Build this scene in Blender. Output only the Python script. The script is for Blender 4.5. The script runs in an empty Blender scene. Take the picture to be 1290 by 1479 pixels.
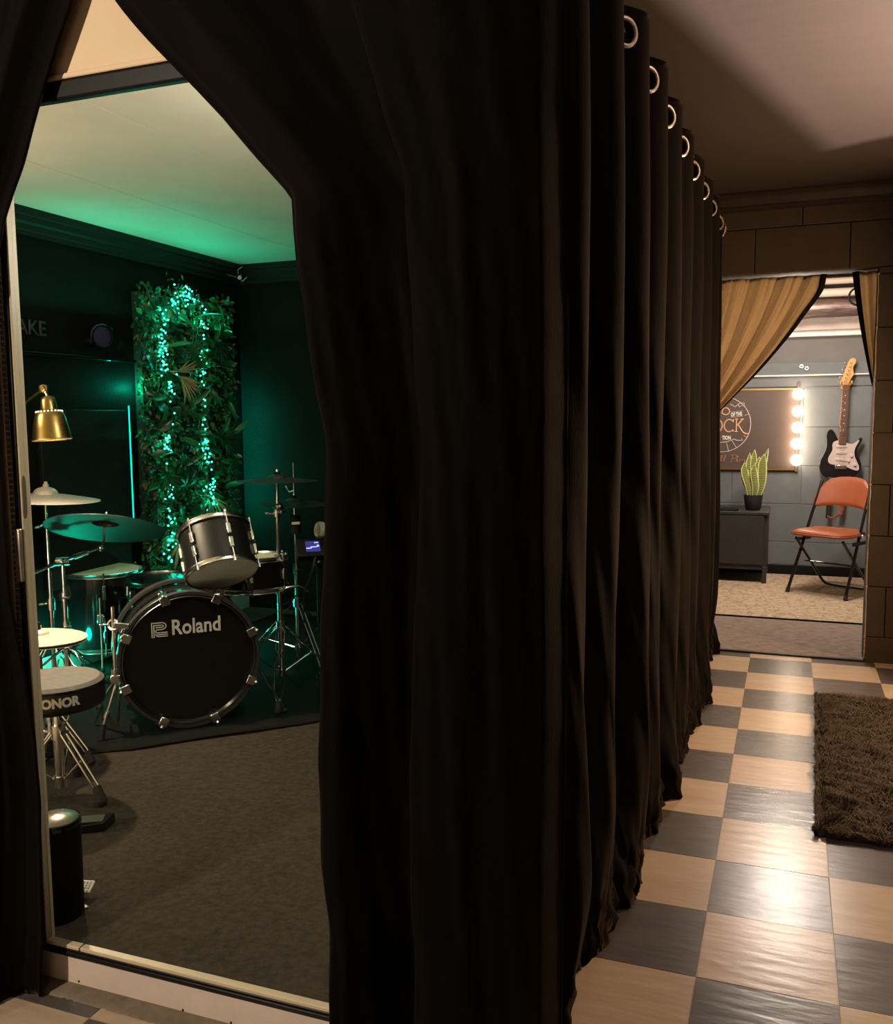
import bpy, math, random
from mathutils import Vector as V, Matrix

random.seed(7)
S = bpy.context.scene
COL = S.collection
PI = math.pi

# ------------------------------------------------------------------ camera
cam_d = bpy.data.cameras.new('camera')
cam = bpy.data.objects.new('camera', cam_d)
COL.objects.link(cam)
cR = V((0.9363373, 0.3509944, -0.0086799))
cU = V((-0.0281647, 0.0997303, 0.9946158))
cF = V((-0.3499702, 0.9310514, -0.1032669))
m = Matrix.Identity(4)
for i in range(3):
    m[i][0], m[i][1], m[i][2] = cR[i], cU[i], -cF[i]
m[2][3] = 1.42
cam.matrix_world = m
cam_d.sensor_fit = 'HORIZONTAL'
cam_d.sensor_width = 36
cam_d.lens = 1321 / 1290 * 36
cam_d.clip_start = 0.05
S.camera = cam

# ------------------------------------------------------------------ world, exposure, lamps
W = bpy.data.worlds.new('world')
S.world = W
W.use_nodes = True
W.node_tree.nodes['Background'].inputs[0].default_value = (0.010, 0.007, 0.005, 1)
W.node_tree.nodes['Background'].inputs[1].default_value = 0.3
S.view_settings.view_transform = 'Standard'
S.view_settings.look = 'None'
S.view_settings.exposure = 0.0
S.view_settings.gamma = 1
S.view_settings.use_curve_mapping = False
S.cycles.max_bounces = 8
S.cycles.caustics_reflective = False
S.cycles.caustics_refractive = False
S.cycles.sample_clamp_indirect = 4


def lamp(name, kind, loc, energy, color, size=0.1, target=None, spot=None, blend=0.3, size_y=None):
    d = bpy.data.lights.new(name, kind)
    d.energy = energy
    d.color = color
    if kind == 'AREA':
        d.size = size
        if size_y:
            d.shape = 'RECTANGLE'
            d.size_y = size_y
    else:
        d.shadow_soft_size = size
    if kind == 'SPOT':
        d.spot_size = spot
        d.spot_blend = blend
    o = bpy.data.objects.new(name, d)
    COL.objects.link(o)
    o.location = loc
    if target is not None:
        o.rotation_euler = (V(target) - V(loc)).to_track_quat('-Z', 'Y').to_euler()
    return o


WARM = (1.0, 0.66, 0.36)
TEAL = (0.0, 1.0, 0.60)
# main room: ceiling lamp behind the photographer, lamp to the right of the corridor
lamp('ceiling_lamp_light', 'SPOT', (-2.3, -0.8, 2.4), 310, (1.0, 0.82, 0.62), 0.05, (-0.9, 1.9, 0.5), 1.9, 0.6)
lamp('corridor_lamp_light', 'AREA', (1.4, 4.9, 1.35), 95, (1.0, 0.62, 0.33), 0.25, (-0.4, 3.1, 1.15))
lamp('room_fill_light', 'AREA', (0.0, -1.6, 2.3), 11, (1.0, 0.80, 0.60), 1.6, (0, 0.5, 0))
lamp('corridor_down_light', 'SPOT', (0.45, 1.7, 2.6), 38, (1.0, 0.88, 0.74), 0.06, (0.40, 2.5, 0), 1.25, 0.7)
# studio: unseen fill lights added below the ceiling
lamp('studio_ceiling_fill', 'AREA', (0.12, 7.3, 2.5), 36, (1.0, 0.88, 0.76), 0.5, (0.15, 7.5, 0.2))
lamp('studio_point_fill', 'POINT', (0.02, 6.9, 2.1), 66, (1.0, 0.86, 0.72), 0.1)
# drum room: added warm fills hidden by curtain and door stile, green lights among the leaves
lamp('drum_room_warm_fill', 'POINT', (-1.05, 2.6, 2.0), 44, (1.0, 0.91, 0.76), 0.10)
lamp('drum_room_side_fill', 'POINT', (-3.1, 2.3, 1.8), 22, (1.0, 0.82, 0.60), 0.12)
lamp('drum_room_low_fill', 'POINT', (-2.75, 1.95, 0.55), 8, (1.0, 0.92, 0.78), 0.06)
for p in ((-3.36, 4.45, 1.86), (-3.36, 4.69, 2.18), (-3.37, 4.44, 1.27), (-3.36, 4.83, 1.25), (-3.36, 4.84, 0.94), (-3.36, 4.46, 0.80), (-3.36, 4.83, 1.74)):
    lamp('green_string_light', 'POINT', p, 0.5, TEAL, 0.008)
lamp('green_ceiling_fill', 'AREA', (-3.40, 4.35, 1.98), 4.2, TEAL, 1.7, (-3.38, 4.35, 2.9), size_y=0.05)  # unseen strip added to carry the string's green glow onto the ceiling
lamp('green_floor_light', 'POINT', (-3.42, 3.60, 0.27), 6, TEAL, 0.03)
lamp('green_back_light', 'POINT', (-3.05, 4.6, 0.30), 4, TEAL, 0.03)

# ------------------------------------------------------------------ materials
def lin(r, g, b):
    return tuple(((c / 255) / 12.92 if c / 255 <= 0.04045 else ((c / 255 + 0.055) / 1.055) ** 2.4) for c in (r, g, b))


def mat(name, col, rough=0.6, metal=0.0, var=0.0, vs=8.0, bump=0.0, bs=60.0, sheen=0.0, sheen_tint=None, coat=0.0,
        stretch=None, rand=0.0, emit=None, estr=0.0, spec=0.5, col2=None, bdist=0.002):
    M = bpy.data.materials.new(name)
    M.use_nodes = True
    nt = M.node_tree
    N, L = nt.nodes, nt.links
    b = N['Principled BSDF']
    b.inputs['Base Color'].default_value = (*col, 1)
    b.inputs['Roughness'].default_value = rough
    b.inputs['Metallic'].default_value = metal
    b.inputs['Specular IOR Level'].default_value = spec
    if coat:
        b.inputs['Coat Weight'].default_value = coat
        b.inputs['Coat Roughness'].default_value = 0.08
    if sheen:
        b.inputs['Sheen Weight'].default_value = sheen
        b.inputs['Sheen Roughness'].default_value = 0.35
        b.inputs['Sheen Tint'].default_value = (*(sheen_tint or (1, 1, 1)), 1)
    if emit:
        b.inputs['Emission Color'].default_value = (*emit, 1)
        b.inputs['Emission Strength'].default_value = estr
    tc = N.new('ShaderNodeTexCoord')
    src = tc.outputs['Object']
    if rand or stretch:
        mp = N.new('ShaderNodeMapping')
        L.new(src, mp.inputs['Vector'])
        if stretch:
            mp.inputs['Scale'].default_value = stretch
        if rand:
            oi = N.new('ShaderNodeObjectInfo')
            vm = N.new('ShaderNodeMath')
            vm.operation = 'MULTIPLY'
            vm.inputs[1].default_value = 37.0
            L.new(oi.outputs['Random'], vm.inputs[0])
            L.new(vm.outputs[0], mp.inputs['Location'])
        src = mp.outputs['Vector']
    if var or col2:
        nz = N.new('ShaderNodeTexNoise')
        nz.inputs['Scale'].default_value = vs
        nz.inputs['Detail'].default_value = 6
        nz.inputs['Roughness'].default_value = 0.62
        L.new(src, nz.inputs['Vector'])
        mr = N.new('ShaderNodeMapRange')
        mr.inputs['From Min'].default_value = 0.32
        mr.inputs['From Max'].default_value = 0.68
        L.new(nz.outputs['Fac'], mr.inputs['Value'])
        mx = N.new('ShaderNodeMix')
        mx.data_type = 'RGBA'
        L.new(mr.outputs[0], mx.inputs['Factor'])
        a = tuple(c * (1 - var) for c in col)
        d = tuple(min(1, c * (1 + var)) for c in col) if col2 is None else col2
        mx.inputs['A'].default_value = (*a, 1)
        mx.inputs['B'].default_value = (*d, 1)
        out = mx.outputs['Result']
        if rand:
            hs = N.new('ShaderNodeHueSaturation')
            mm = N.new('ShaderNodeMapRange')
            mm.inputs['To Min'].default_value = 1 - rand
            mm.inputs['To Max'].default_value = 1 + rand
            L.new(oi.outputs['Random'], mm.inputs['Value'])
            L.new(mm.outputs[0], hs.inputs['Value'])
            L.new(out, hs.inputs['Color'])
            out = hs.outputs['Color']
        L.new(out, b.inputs['Base Color'])
    if bump:
        nb = N.new('ShaderNodeTexNoise')
        nb.inputs['Scale'].default_value = bs
        nb.inputs['Detail'].default_value = 4
        L.new(src, nb.inputs['Vector'])
        bp = N.new('ShaderNodeBump')
        bp.inputs['Strength'].default_value = bump
        bp.inputs['Distance'].default_value = bdist
        L.new(nb.outputs['Fac'], bp.inputs['Height'])
        L.new(bp.outputs['Normal'], b.inputs['Normal'])
    return M


velvet = mat('black_velvet', (0.0036, 0.0029, 0.0023), 0.85, var=0.25, vs=5, bump=0.25, bs=180, sheen=0.05, sheen_tint=(1.0, 0.62, 0.36),
             stretch=(1, 1, 0.3), spec=0.05)
ochre = mat('ochre_cloth', lin(204, 178, 140), 0.85, var=0.12, vs=14, bump=0.3, bs=300, spec=0.2)
_n = ochre.node_tree
_t = _n.nodes.new('ShaderNodeBsdfTranslucent')
_t.inputs[0].default_value = (*lin(208, 186, 154), 1)
_m = _n.nodes.new('ShaderNodeMixShader')
_m.inputs[0].default_value = 0.5
_n.links.new(_n.nodes['Principled BSDF'].outputs[0], _m.inputs[1])
_n.links.new(_t.outputs[0], _m.inputs[2])
_n.links.new(_m.outputs[0], _n.nodes['Material Output'].inputs['Surface'])
black_hem = mat('black_hem', (0.006, 0.005, 0.005), 0.8, spec=0.2)
black_paint = mat('black_wall_paint', (0.0052, 0.0054, 0.0050), 0.6, var=0.25, vs=3, bump=0.15, bs=90, spec=0.04)
black_gloss = mat('black_lacquer', (0.006, 0.006, 0.0065), 0.12, coat=0.5)
black_head = mat('black_drum_head', (0.007, 0.007, 0.007), 0.16, var=0.1, vs=20)
black_sparkle = mat('black_wood_shell', (0.006, 0.0058, 0.0053), 0.42, var=0.35, vs=120, stretch=(1, 1, 0.1), spec=0.25)
black_matte = mat('black_matte', (0.007, 0.007, 0.007), 0.6, var=0.2, vs=30, spec=0.15)
rubber = mat('black_rubber', (0.009, 0.009, 0.009), 0.75, bump=0.2, bs=200)
chrome = mat('chrome', (0.86, 0.85, 0.84), 0.21, 1.0, bump=0.02, bs=30)
dark_chrome = mat('dark_metal', (0.16, 0.16, 0.16), 0.3, 1.0)
brass = mat('brushed_brass', lin(160, 136, 82), 0.30, 1.0, var=0.12, vs=60, stretch=(1, 1, 0.05))
cymbal_white = mat('pale_cymbal', lin(206, 190, 178), 0.4, 0.15, var=0.05, vs=40)
cymbal_black = mat('black_cymbal_rubber', (0.016, 0.016, 0.015), 0.45, var=0.2, vs=50, bump=0.1, bs=200)
cymbal_dark = mat('dark_cymbal', (0.03, 0.034, 0.03), 0.38, 0.5, bump=0.15, bs=90)
head_grey = mat('grey_drum_head', lin(232, 234, 224), 0.45, var=0.06, vs=30)
head_pale = mat('pale_drum_head', lin(200, 190, 165), 0.5, var=0.06, vs=30)
leather_top = mat('seat_cloth', lin(92, 86, 80), 0.6, var=0.25, vs=28, stretch=(1, 3, 1), bump=0.3, bs=120)
letter = mat('pale_print', lin(205, 200, 188), 0.5, var=0.03, vs=50)
white_paint = mat('white_ceiling_paint', lin(215, 208, 190), 0.7, var=0.04, vs=6, bump=0.08, bs=40)
cream = mat('cream_frame', lin(206, 190, 158), 0.42, var=0.06, vs=12, bump=0.05, bs=80)
white_riser = mat('white_riser_paint', lin(214, 198, 186), 0.5, var=0.05, vs=10, bump=0.1, bs=60)
grey_lip = mat('worn_grey_sill', lin(112, 100, 84), 0.7, var=0.25, vs=18, bump=0.5, bs=50)
beige_wall = mat('beige_wall_paint', lin(214, 190, 158), 0.75, var=0.05, vs=5, bump=0.25, bs=45)
black_frame = mat('black_frame', (0.009, 0.0085, 0.0085), 0.4, bump=0.1, bs=60, spec=0.2)
brown_block = mat('brown_block_paint', lin(74, 62, 46), 0.72, var=0.10, vs=9, bump=0.5, bs=70, rand=0.05, bdist=0.003)
brown_joint = mat('brown_joint_paint', lin(66, 55, 41), 0.8, var=0.1, vs=20)
pale_edge = mat('pale_corner_edge', lin(200, 184, 168), 0.6, var=0.15, vs=30)
brown_ceiling = mat('brown_ceiling_paint', lin(45, 36, 32), 0.75, var=0.08, vs=4, bump=0.25, bs=25, stretch=(1, 4, 1))
brown_trim = mat('dark_brown_cornice', lin(50, 38, 30), 0.5, var=0.15, vs=12)
studio_block = mat('slate_block_paint', lin(108, 111, 113), 0.6, var=0.08, vs=8, bump=0.4, bs=60, rand=0.04)
studio_joint = mat('slate_joint_paint', lin(122, 125, 127), 0.7, var=0.05, vs=20)
studio_pale = mat('pale_bulkhead_paint', lin(196, 178, 166), 0.6, var=0.08, vs=9, bump=0.2, bs=40)
studio_white = mat('white_edge_paint', lin(238, 230, 220), 0.5, var=0.03, vs=9)
studio_panel = mat('ceiling_panel', lin(214, 192, 176), 0.6, var=0.04, vs=7)
foil = mat('duct_wrap', lin(120, 100, 94), 0.4, 0.5, var=0.45, vs=16, bump=0.8, bs=28, stretch=(0.5, 3, 3))
tile_light = mat('beige_tile', lin(172, 151, 128), 0.27, var=0.10, vs=7, bump=0.36, bs=12, rand=0.05, stretch=(0.7, 2.8, 1), bdist=0.004)
tile_dark = mat('charcoal_tile', lin(82, 76, 73), 0.26, var=0.15, vs=7, bump=0.36, bs=12, rand=0.06, stretch=(0.7, 2.8, 1), bdist=0.004)
grout = mat('tile_grout', lin(164, 146, 122), 0.85, var=0.1, vs=40)
carpet = mat('dark_carpet', lin(64, 57, 49), 0.95, var=0.32, vs=55, bump=0.9, bs=420, spec=0.1, bdist=0.006)
step_carpet = mat('grey_step_carpet', lin(132, 116, 106), 0.95, var=0.28, vs=30, bump=0.8, bs=300, spec=0.1, stretch=(0.5, 1, 2.2))
drum_mat_m = mat('black_drum_mat', (0.007, 0.0072, 0.0068), 0.9, var=0.3, vs=60, bump=0.4, bs=300, spec=0.06)
fur = mat('brown_fur', lin(62, 49, 31), 0.8, var=0.5, vs=9, stretch=(1, 2.5, 1), sheen=0.3, sheen_tint=(0.9, 0.7, 0.45), spec=0.15)
fur_base = mat('brown_fur_base', lin(40, 31, 20), 0.95, var=0.3, vs=20)
orange = mat('orange_vinyl', lin(142, 70, 36), 0.42, var=0.10, vs=14, bump=0.1, bs=60)
cab_m = mat('dark_grey_cabinet', lin(46, 44, 42), 0.5, var=0.10, vs=9)
pot_m = mat('dark_pot', lin(44, 42, 42), 0.5, var=0.1, vs=20)
soil = mat('soil', lin(40, 30, 22), 0.95, var=0.4, vs=60, bump=0.5, bs=80)
sign_m = mat('brown_sign_board', lin(86, 70, 62), 0.55, var=0.05, vs=4)
gold = mat('gold_edge', lin(206, 160, 92), 0.3, 0.9)
copper = mat('copper_letter', lin(226, 170, 128), 0.45, 0.2)
sign_pale = mat('pale_letter', lin(206, 188, 182), 0.5)
script_m = mat('copper_script', lin(160, 112, 92), 0.5)
guitar_black = mat('guitar_black', (0.012, 0.012, 0.013), 0.12, coat=0.6)
guitar_white = mat('pale_pickguard', lin(206, 186, 180), 0.35)
maple = mat('maple_wood', lin(214, 160, 96), 0.35, var=0.12, vs=30, stretch=(4, 1, 0.4), coat=0.3)
rosewood = mat('rosewood', lin(104, 64, 44), 0.4, var=0.2, vs=40, stretch=(4, 1, 0.4))
strap_m = mat('brown_strap', lin(122, 66, 44), 0.6, var=0.2, vs=30)
strap_dark = mat('black_strap', (0.014, 0.012, 0.011), 0.6)
leaf_green = mat('dark_green_leaf', (0.018, 0.10, 0.028), 0.33, var=0.5, vs=9, rand=0.2, spec=0.6)
leaf_deep = mat('deep_green_leaf', (0.010, 0.05, 0.018), 0.3, var=0.4, vs=9, rand=0.2, spec=0.6)
leaf_pale = mat('dry_palm_leaf', lin(150, 134, 92), 0.55, var=0.25, vs=20, rand=0.1)
leaf_brown = mat('rust_leaf', lin(98, 74, 40), 0.5, var=0.3, vs=20, rand=0.1)
ivy_back = mat('dark_green_mat', (0.006, 0.012, 0.007), 0.9, var=0.3, vs=40)
bulb_green = mat('lit_green_bulb', (0.0, 0.4, 0.25), 0.4, emit=(0.02, 1.0, 0.60), estr=20)
wire_m = mat('green_wire', (0.01, 0.03, 0.015), 0.5)
bulb_warm = mat('lit_vanity_bulb', (1, 0.9, 0.75), 0.4, emit=(1.0, 0.80, 0.58), estr=24)
hole_glow = mat('shade_leak_glow', (1, 0.9, 0.7), 0.4, emit=(1.0, 0.80, 0.52), estr=2.2)
screen_blue = mat('lit_blue_screen', (0.02, 0.02, 0.05), 0.2, emit=(0.10, 0.10, 0.75), estr=0.35)
screen_text = mat('lit_screen_text', (0.3, 0.3, 0.8), 0.3, emit=(0.62, 0.62, 1.0), estr=1.1)
violet_m = mat('violet_lens', lin(40, 38, 58), 0.25, emit=(0.16, 0.14, 0.42), estr=0.022)
remote_m = mat('white_plastic', lin(222, 214, 204), 0.4)
button_m = mat('grey_button', lin(150, 140, 130), 0.5)
teal_leaf = mat('bloom_leaf', (0.03, 0.30, 0.17), 0.25, 0.4, var=0.3, vs=40)


def snake_mat():
    M = mat('striped_snake_leaf', lin(96, 110, 50), 0.4)
    nt = M.node_tree
    b = nt.nodes['Principled BSDF']
    tc = nt.nodes.new('ShaderNodeTexCoord')
    w = nt.nodes.new('ShaderNodeTexWave')
    w.bands_direction = 'Z'
    w.inputs['Scale'].default_value = 22
    w.inputs['Distortion'].default_value = 6
    w.inputs['Detail'].default_value = 3
    nt.links.new(tc.outputs['Object'], w.inputs['Vector'])
    r = nt.nodes.new('ShaderNodeValToRGB')
    r.color_ramp.elements[0].color = (*lin(60, 78, 34), 1)
    r.color_ramp.elements[1].color = (*lin(158, 160, 92), 1)
    nt.links.new(w.outputs['Fac'], r.inputs[0])
    nt.links.new(r.outputs[0], b.inputs['Base Color'])
    return M


snake_m = snake_mat()
snake_edge = mat('yellow_leaf_edge', lin(214, 208, 136), 0.4)


def rug_mat():
    M = mat('patterned_rug', lin(186, 158, 120), 0.95, bump=0.7, bs=300, spec=0.1)
    nt = M.node_tree
    N, L = nt.nodes, nt.links
    b = N['Principled BSDF']
    tc = N.new('ShaderNodeTexCoord')
    nz = N.new('ShaderNodeTexNoise')
    nz.inputs['Scale'].default_value = 9
    nz.inputs['Detail'].default_value = 3
    L.new(tc.outputs['Object'], nz.inputs['Vector'])
    mv = N.new('ShaderNodeMix')
    mv.data_type = 'VECTOR'
    mv.inputs['Factor'].default_value = 0.16
    L.new(tc.outputs['Object'], mv.inputs[4])
    L.new(nz.outputs['Color'], mv.inputs[5])
    vo = N.new('ShaderNodeTexVoronoi')
    vo.feature = 'DISTANCE_TO_EDGE'
    vo.inputs['Scale'].default_value = 15
    L.new(mv.outputs[1], vo.inputs['Vector'])
    wv = N.new('ShaderNodeTexWave')
    wv.wave_type = 'RINGS'
    wv.inputs['Scale'].default_value = 7
    wv.inputs['Distortion'].default_value = 9
    wv.inputs['Detail'].default_value = 2
    L.new(tc.outputs['Object'], wv.inputs['Vector'])
    r1 = N.new('ShaderNodeMapRange')
    r1.inputs['From Max'].default_value = 0.10
    L.new(vo.outputs['Distance'], r1.inputs['Value'])
    mu = N.new('ShaderNodeMath')
    mu.operation = 'MULTIPLY'
    L.new(r1.outputs[0], mu.inputs[0])
    r2 = N.new('ShaderNodeMapRange')
    r2.inputs['From Min'].default_value = 0.15
    r2.inputs['From Max'].default_value = 0.6
    r2.inputs['To Min'].default_value = 0.35
    L.new(wv.outputs['Fac'], r2.inputs['Value'])
    L.new(r2.outputs[0], mu.inputs[1])
    mx = N.new('ShaderNodeMix')
    mx.data_type = 'RGBA'
    L.new(mu.outputs[0], mx.inputs['Factor'])
    mx.inputs['A'].default_value = (*lin(142, 120, 98), 1)
    mx.inputs['B'].default_value = (*lin(190, 168, 142), 1)
    L.new(mx.outputs['Result'], b.inputs['Base Color'])
    return M


rug_m = rug_mat()


def glass_mat():
    M = bpy.data.materials.new('clear_glass')
    M.use_nodes = True
    nt = M.node_tree
    N, L = nt.nodes, nt.links
    N.remove(N['Principled BSDF'])
    t = N.new('ShaderNodeBsdfTransparent')
    t.inputs[0].default_value = (0.94, 0.95, 0.93, 1)
    g = N.new('ShaderNodeBsdfGlossy')
    g.inputs['Roughness'].default_value = 0.02
    lw = N.new('ShaderNodeFresnel')
    lw.inputs['IOR'].default_value = 1.10
    mx = N.new('ShaderNodeMixShader')
    L.new(lw.outputs[0], mx.inputs[0])
    L.new(t.outputs[0], mx.inputs[1])
    L.new(g.outputs[0], mx.inputs[2])
    L.new(mx.outputs[0], N['Material Output'].inputs['Surface'])
    return M


glass_m = glass_mat()

# ------------------------------------------------------------------ mesh helpers
WORLD = {}          # object name -> world origin (no rotations are used on parents)


def perp(a):
    a = a.normalized()
    b = a.cross(V((0, 0, 1)))
    if b.length < 1e-3:
        b = a.cross(V((0, 1, 0)))
    b.normalize()
    return b, a.cross(b).normalized()


XF = [None]          # (scale, floor level): studio scaled up about the camera position, farther off, floor brought to tile level


def xf(p):
    if XF[0] is None:
        return V(p)
    k, z0 = XF[0]
    return V((p[0] * k, p[1] * k, (p[2] - z0) * k))


class MB:
    def __init__(s):
        s.v, s.f, s.m = [], [], []

    def add(s, vs, fs, mi=0):
        k = len(s.v)
        s.v += [tuple(p) for p in vs]
        s.f += [tuple(i + k for i in f) for f in fs]
        s.m += [mi] * len(fs)
        return s

    def box(s, x0, y0, z0, x1, y1, z1, mi=0, fr=None):
        P = [(x0, y0, z0), (x1, y0, z0), (x1, y1, z0), (x0, y1, z0), (x0, y0, z1), (x1, y0, z1), (x1, y1, z1), (x0, y1, z1)]
        if fr:
            P = [fr(p) for p in P]
        return s.add(P, [(0, 3, 2, 1), (4, 5, 6, 7), (0, 1, 5, 4), (1, 2, 6, 5), (2, 3, 7, 6), (3, 0, 4, 7)], mi)

    def cyl(s, p0, p1, r0, r1=None, n=12, mi=0):
        p0, p1 = V(p0), V(p1)
        r1 = r0 if r1 is None else r1
        a, b = perp(p1 - p0)
        P = []
        for p, r in ((p0, r0), (p1, r1)):
            P += [p + (a * math.cos(2 * PI * i / n) + b * math.sin(2 * PI * i / n)) * r for i in range(n)]
        F = [(i, (i + 1) % n, n + (i + 1) % n, n + i) for i in range(n)]
        F += [tuple(range(n))[::-1], tuple(range(n, 2 * n))]
        return s.add(P, F, mi)

    def tube(s, pts, r, n=8, closed=False, mi=0):
        pts = [V(p) for p in pts]
        k = len(pts)
        P, F = [], []
        a = None
        for i, p in enumerate(pts):
            if closed:
                d = pts[(i + 1) % k] - pts[i - 1]
            else:
                d = pts[min(i + 1, k - 1)] - pts[max(i - 1, 0)]
            d.normalize()
            if a is None:
                a, b = perp(d)
            else:
                a = (a - d * a.dot(d)).normalized()
                b = d.cross(a)
            rr = r[i] if isinstance(r, (list, tuple)) else r
            P += [p + (a * math.cos(2 * PI * j / n) + b * math.sin(2 * PI * j / n)) * rr for j in range(n)]
        for i in range(k if closed else k - 1):
            o, q = i * n, ((i + 1) % k) * n
            F += [(o + j, o + (j + 1) % n, q + (j + 1) % n, q + j) for j in range(n)]
        if not closed:
            F += [tuple(range(n))[::-1], tuple(range((k - 1) * n, k * n))]
        return s.add(P, F, mi)

    def lathe(s, prof, o, axis=(0, 0, 1), n=32, mi=0, x=None):
        o, ax = V(o), V(axis).normalized()
        a, b = perp(ax)
        P, F = [], []
        k = len(prof)
        for r, h in prof:
            r = max(r, 1e-5)
            P += [o + ax * h + (a * math.cos(2 * PI * j / n) + b * math.sin(2 * PI * j / n)) * r for j in range(n)]
        for i in range(k - 1):
            F += [(i * n + j, i * n + (j + 1) % n, (i + 1) * n + (j + 1) % n, (i + 1) * n + j) for j in range(n)]
        return s.add(P, F, mi)

    def torus(s, o, axis, R, r, n=40, k=8, mi=0):
        o, ax = V(o), V(axis).normalized()
        a, b = perp(ax)
        return s.tube([o + (a * math.cos(2 * PI * j / n) + b * math.sin(2 * PI * j / n)) * R for j in range(n)], r, k, True, mi)

    def sph(s, o, r, n=12, k=8, mi=0, sc=(1, 1, 1)):
        P, F = [], []
        for i in range(k + 1):
            t = PI * i / k
            for j in range(n):
                u = 2 * PI * j / n
                P.append((o[0] + r * sc[0] * math.sin(t) * math.cos(u), o[1] + r * sc[1] * math.sin(t) * math.sin(u), o[2] + r * sc[2] * math.cos(t)))
        for i in range(k):
            F += [(i * n + j, (i + 1) * n + j, (i + 1) * n + (j + 1) % n, i * n + (j + 1) % n) for j in range(n)]
        return s.add(P, F, mi)

    def prism(s, poly, fr, h0, h1, mi=0):
        n = len(poly)
        P = [fr((x, y, h0)) for x, y in poly] + [fr((x, y, h1)) for x, y in poly]
        F = [(i, (i + 1) % n, n + (i + 1) % n, n + i) for i in range(n)]
        F += [tuple(range(n))[::-1], tuple(range(n, 2 * n))]
        return s.add(P, F, mi)

    def grid(s, fn, nu, nv, mi=0):
        P = [fn(i / nu, j / nv) for i in range(nu + 1) for j in range(nv + 1)]
        w = nv + 1
        F = [(i * w + j, (i + 1) * w + j, (i + 1) * w + j + 1, i * w + j + 1) for i in range(nu) for j in range(nv)]
        return s.add(P, F, mi)

    def text(s, txt, size, fr, h=0.001, off=0.0, align='CENTER', mi=0, xs=1.0):
        c = bpy.data.curves.new('text', 'FONT')
        c.body = txt
        c.size = size
        c.align_x = align
        c.offset = off
        c.resolution_u = 3
        o = bpy.data.objects.new('text', c)
        me = bpy.data.meshes.new_from_object(o)
        P = [fr((p.co.x * xs, p.co.y, h)) for p in me.vertices]
        s.add(P, [tuple(p.vertices) for p in me.polygons], mi)
        bpy.data.objects.remove(o)
        bpy.data.curves.remove(c)
        bpy.data.meshes.remove(me)
        return s

    def mesh(s, name, off=(0, 0, 0), mats=(), angle=38, smooth=True):
        me = bpy.data.meshes.new(name)
        me.from_pydata([(p[0] - off[0], p[1] - off[1], p[2] - off[2]) for p in s.v], [], s.f)
        for q in mats:
            me.materials.append(q)
        if len(mats) > 1:
            me.polygons.foreach_set('material_index', s.m)
        if smooth:
            me.polygons.foreach_set('use_smooth', [True] * len(me.polygons))
            me.set_sharp_from_angle(angle=math.radians(angle))
        me.update()
        return me

    def build(s, name, mats, parent=None, loc=None, bevel=0, solid=0, angle=38, kind=None, label=None, smooth=True):
        if not isinstance(mats, (list, tuple)):
            mats = [mats]
        if parent is not None:
            off = WORLD[parent.name]
        else:
            off = xf(loc) if loc is not None else V((0, 0, 0))
        if XF[0] is not None:
            s.v = [tuple(xf(p)) for p in s.v]
        o = bpy.data.objects.new(name, s.mesh(name, off, mats, angle, smooth))
        COL.objects.link(o)
        if parent is not None:
            o.parent = parent
        else:
            o.location = off
        WORLD[o.name] = V(off)
        if solid:
            md = o.modifiers.new('solid', 'SOLIDIFY')
            md.thickness = solid
            md.offset = 0
        if bevel:
            md = o.modifiers.new('bevel', 'BEVEL')
            md.width = bevel
            md.segments = 2
            md.limit_method = 'ANGLE'
        if kind:
            o['kind'] = kind
        if label:
            o['label'] = label
        return o


def tag(o, label, cat, group=None):
    o['label'] = label
    o['category'] = cat
    if group:
        o['group'] = group
    return o


def thing(name, label, cat, loc, group=None):
    o = bpy.data.objects.new(name, None)
    o.empty_display_size = 0.05
    COL.objects.link(o)
    o.location = xf(loc)
    WORLD[o.name] = xf(loc)
    return tag(o, label, cat, group)


def inst(src, name, parent, loc, rot=None, scale=None):
    o = src.copy()
    o.name = name
    COL.objects.link(o)
    o.parent = parent
    o.location = V(loc) - WORLD[parent.name]
    if rot is not None:
        o.rotation_euler = rot
    if scale is not None:
        o.scale = scale
    return o


def frame(o, x, y, z=None):
    o, x, y = V(o), V(x).normalized(), V(y).normalized()
    z = x.cross(y).normalized() if z is None else V(z).normalized()
    return lambda p: o + x * p[0] + y * p[1] + z * p[2]


def lerp(tab, x):
    """piecewise-linear lookup, tab sorted by first value"""
    if x <= tab[0][0]:
        return tab[0][1]
    for (a, b), (c, d) in zip(tab, tab[1:]):
        if x <= c:
            return b + (d - b) * (x - a) / (c - a)
    return tab[-1][1]


def smoothstep(a, b, x):
    t = max(0, min(1, (x - a) / (b - a)))
    return t * t * (3 - 2 * t)


BOX = lambda *a: MB().box(*a)
struct = dict(kind='structure')

# ------------------------------------------------------------------ the setting: main room and corridor
TX, TY, TW, TH = -0.187, 2.268, 0.3355, 0.3275
floor = BOX(-4, -2.6, -0.1, 2.2, 5.65, -0.0012).build('floor', grout, **struct)


def tile_mesh(nm, w, h, mt):
    return MB().box(-w / 2, -h / 2, -0.008, w / 2, h / 2, 0).mesh(nm, (0, 0, 0), [mt])


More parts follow.
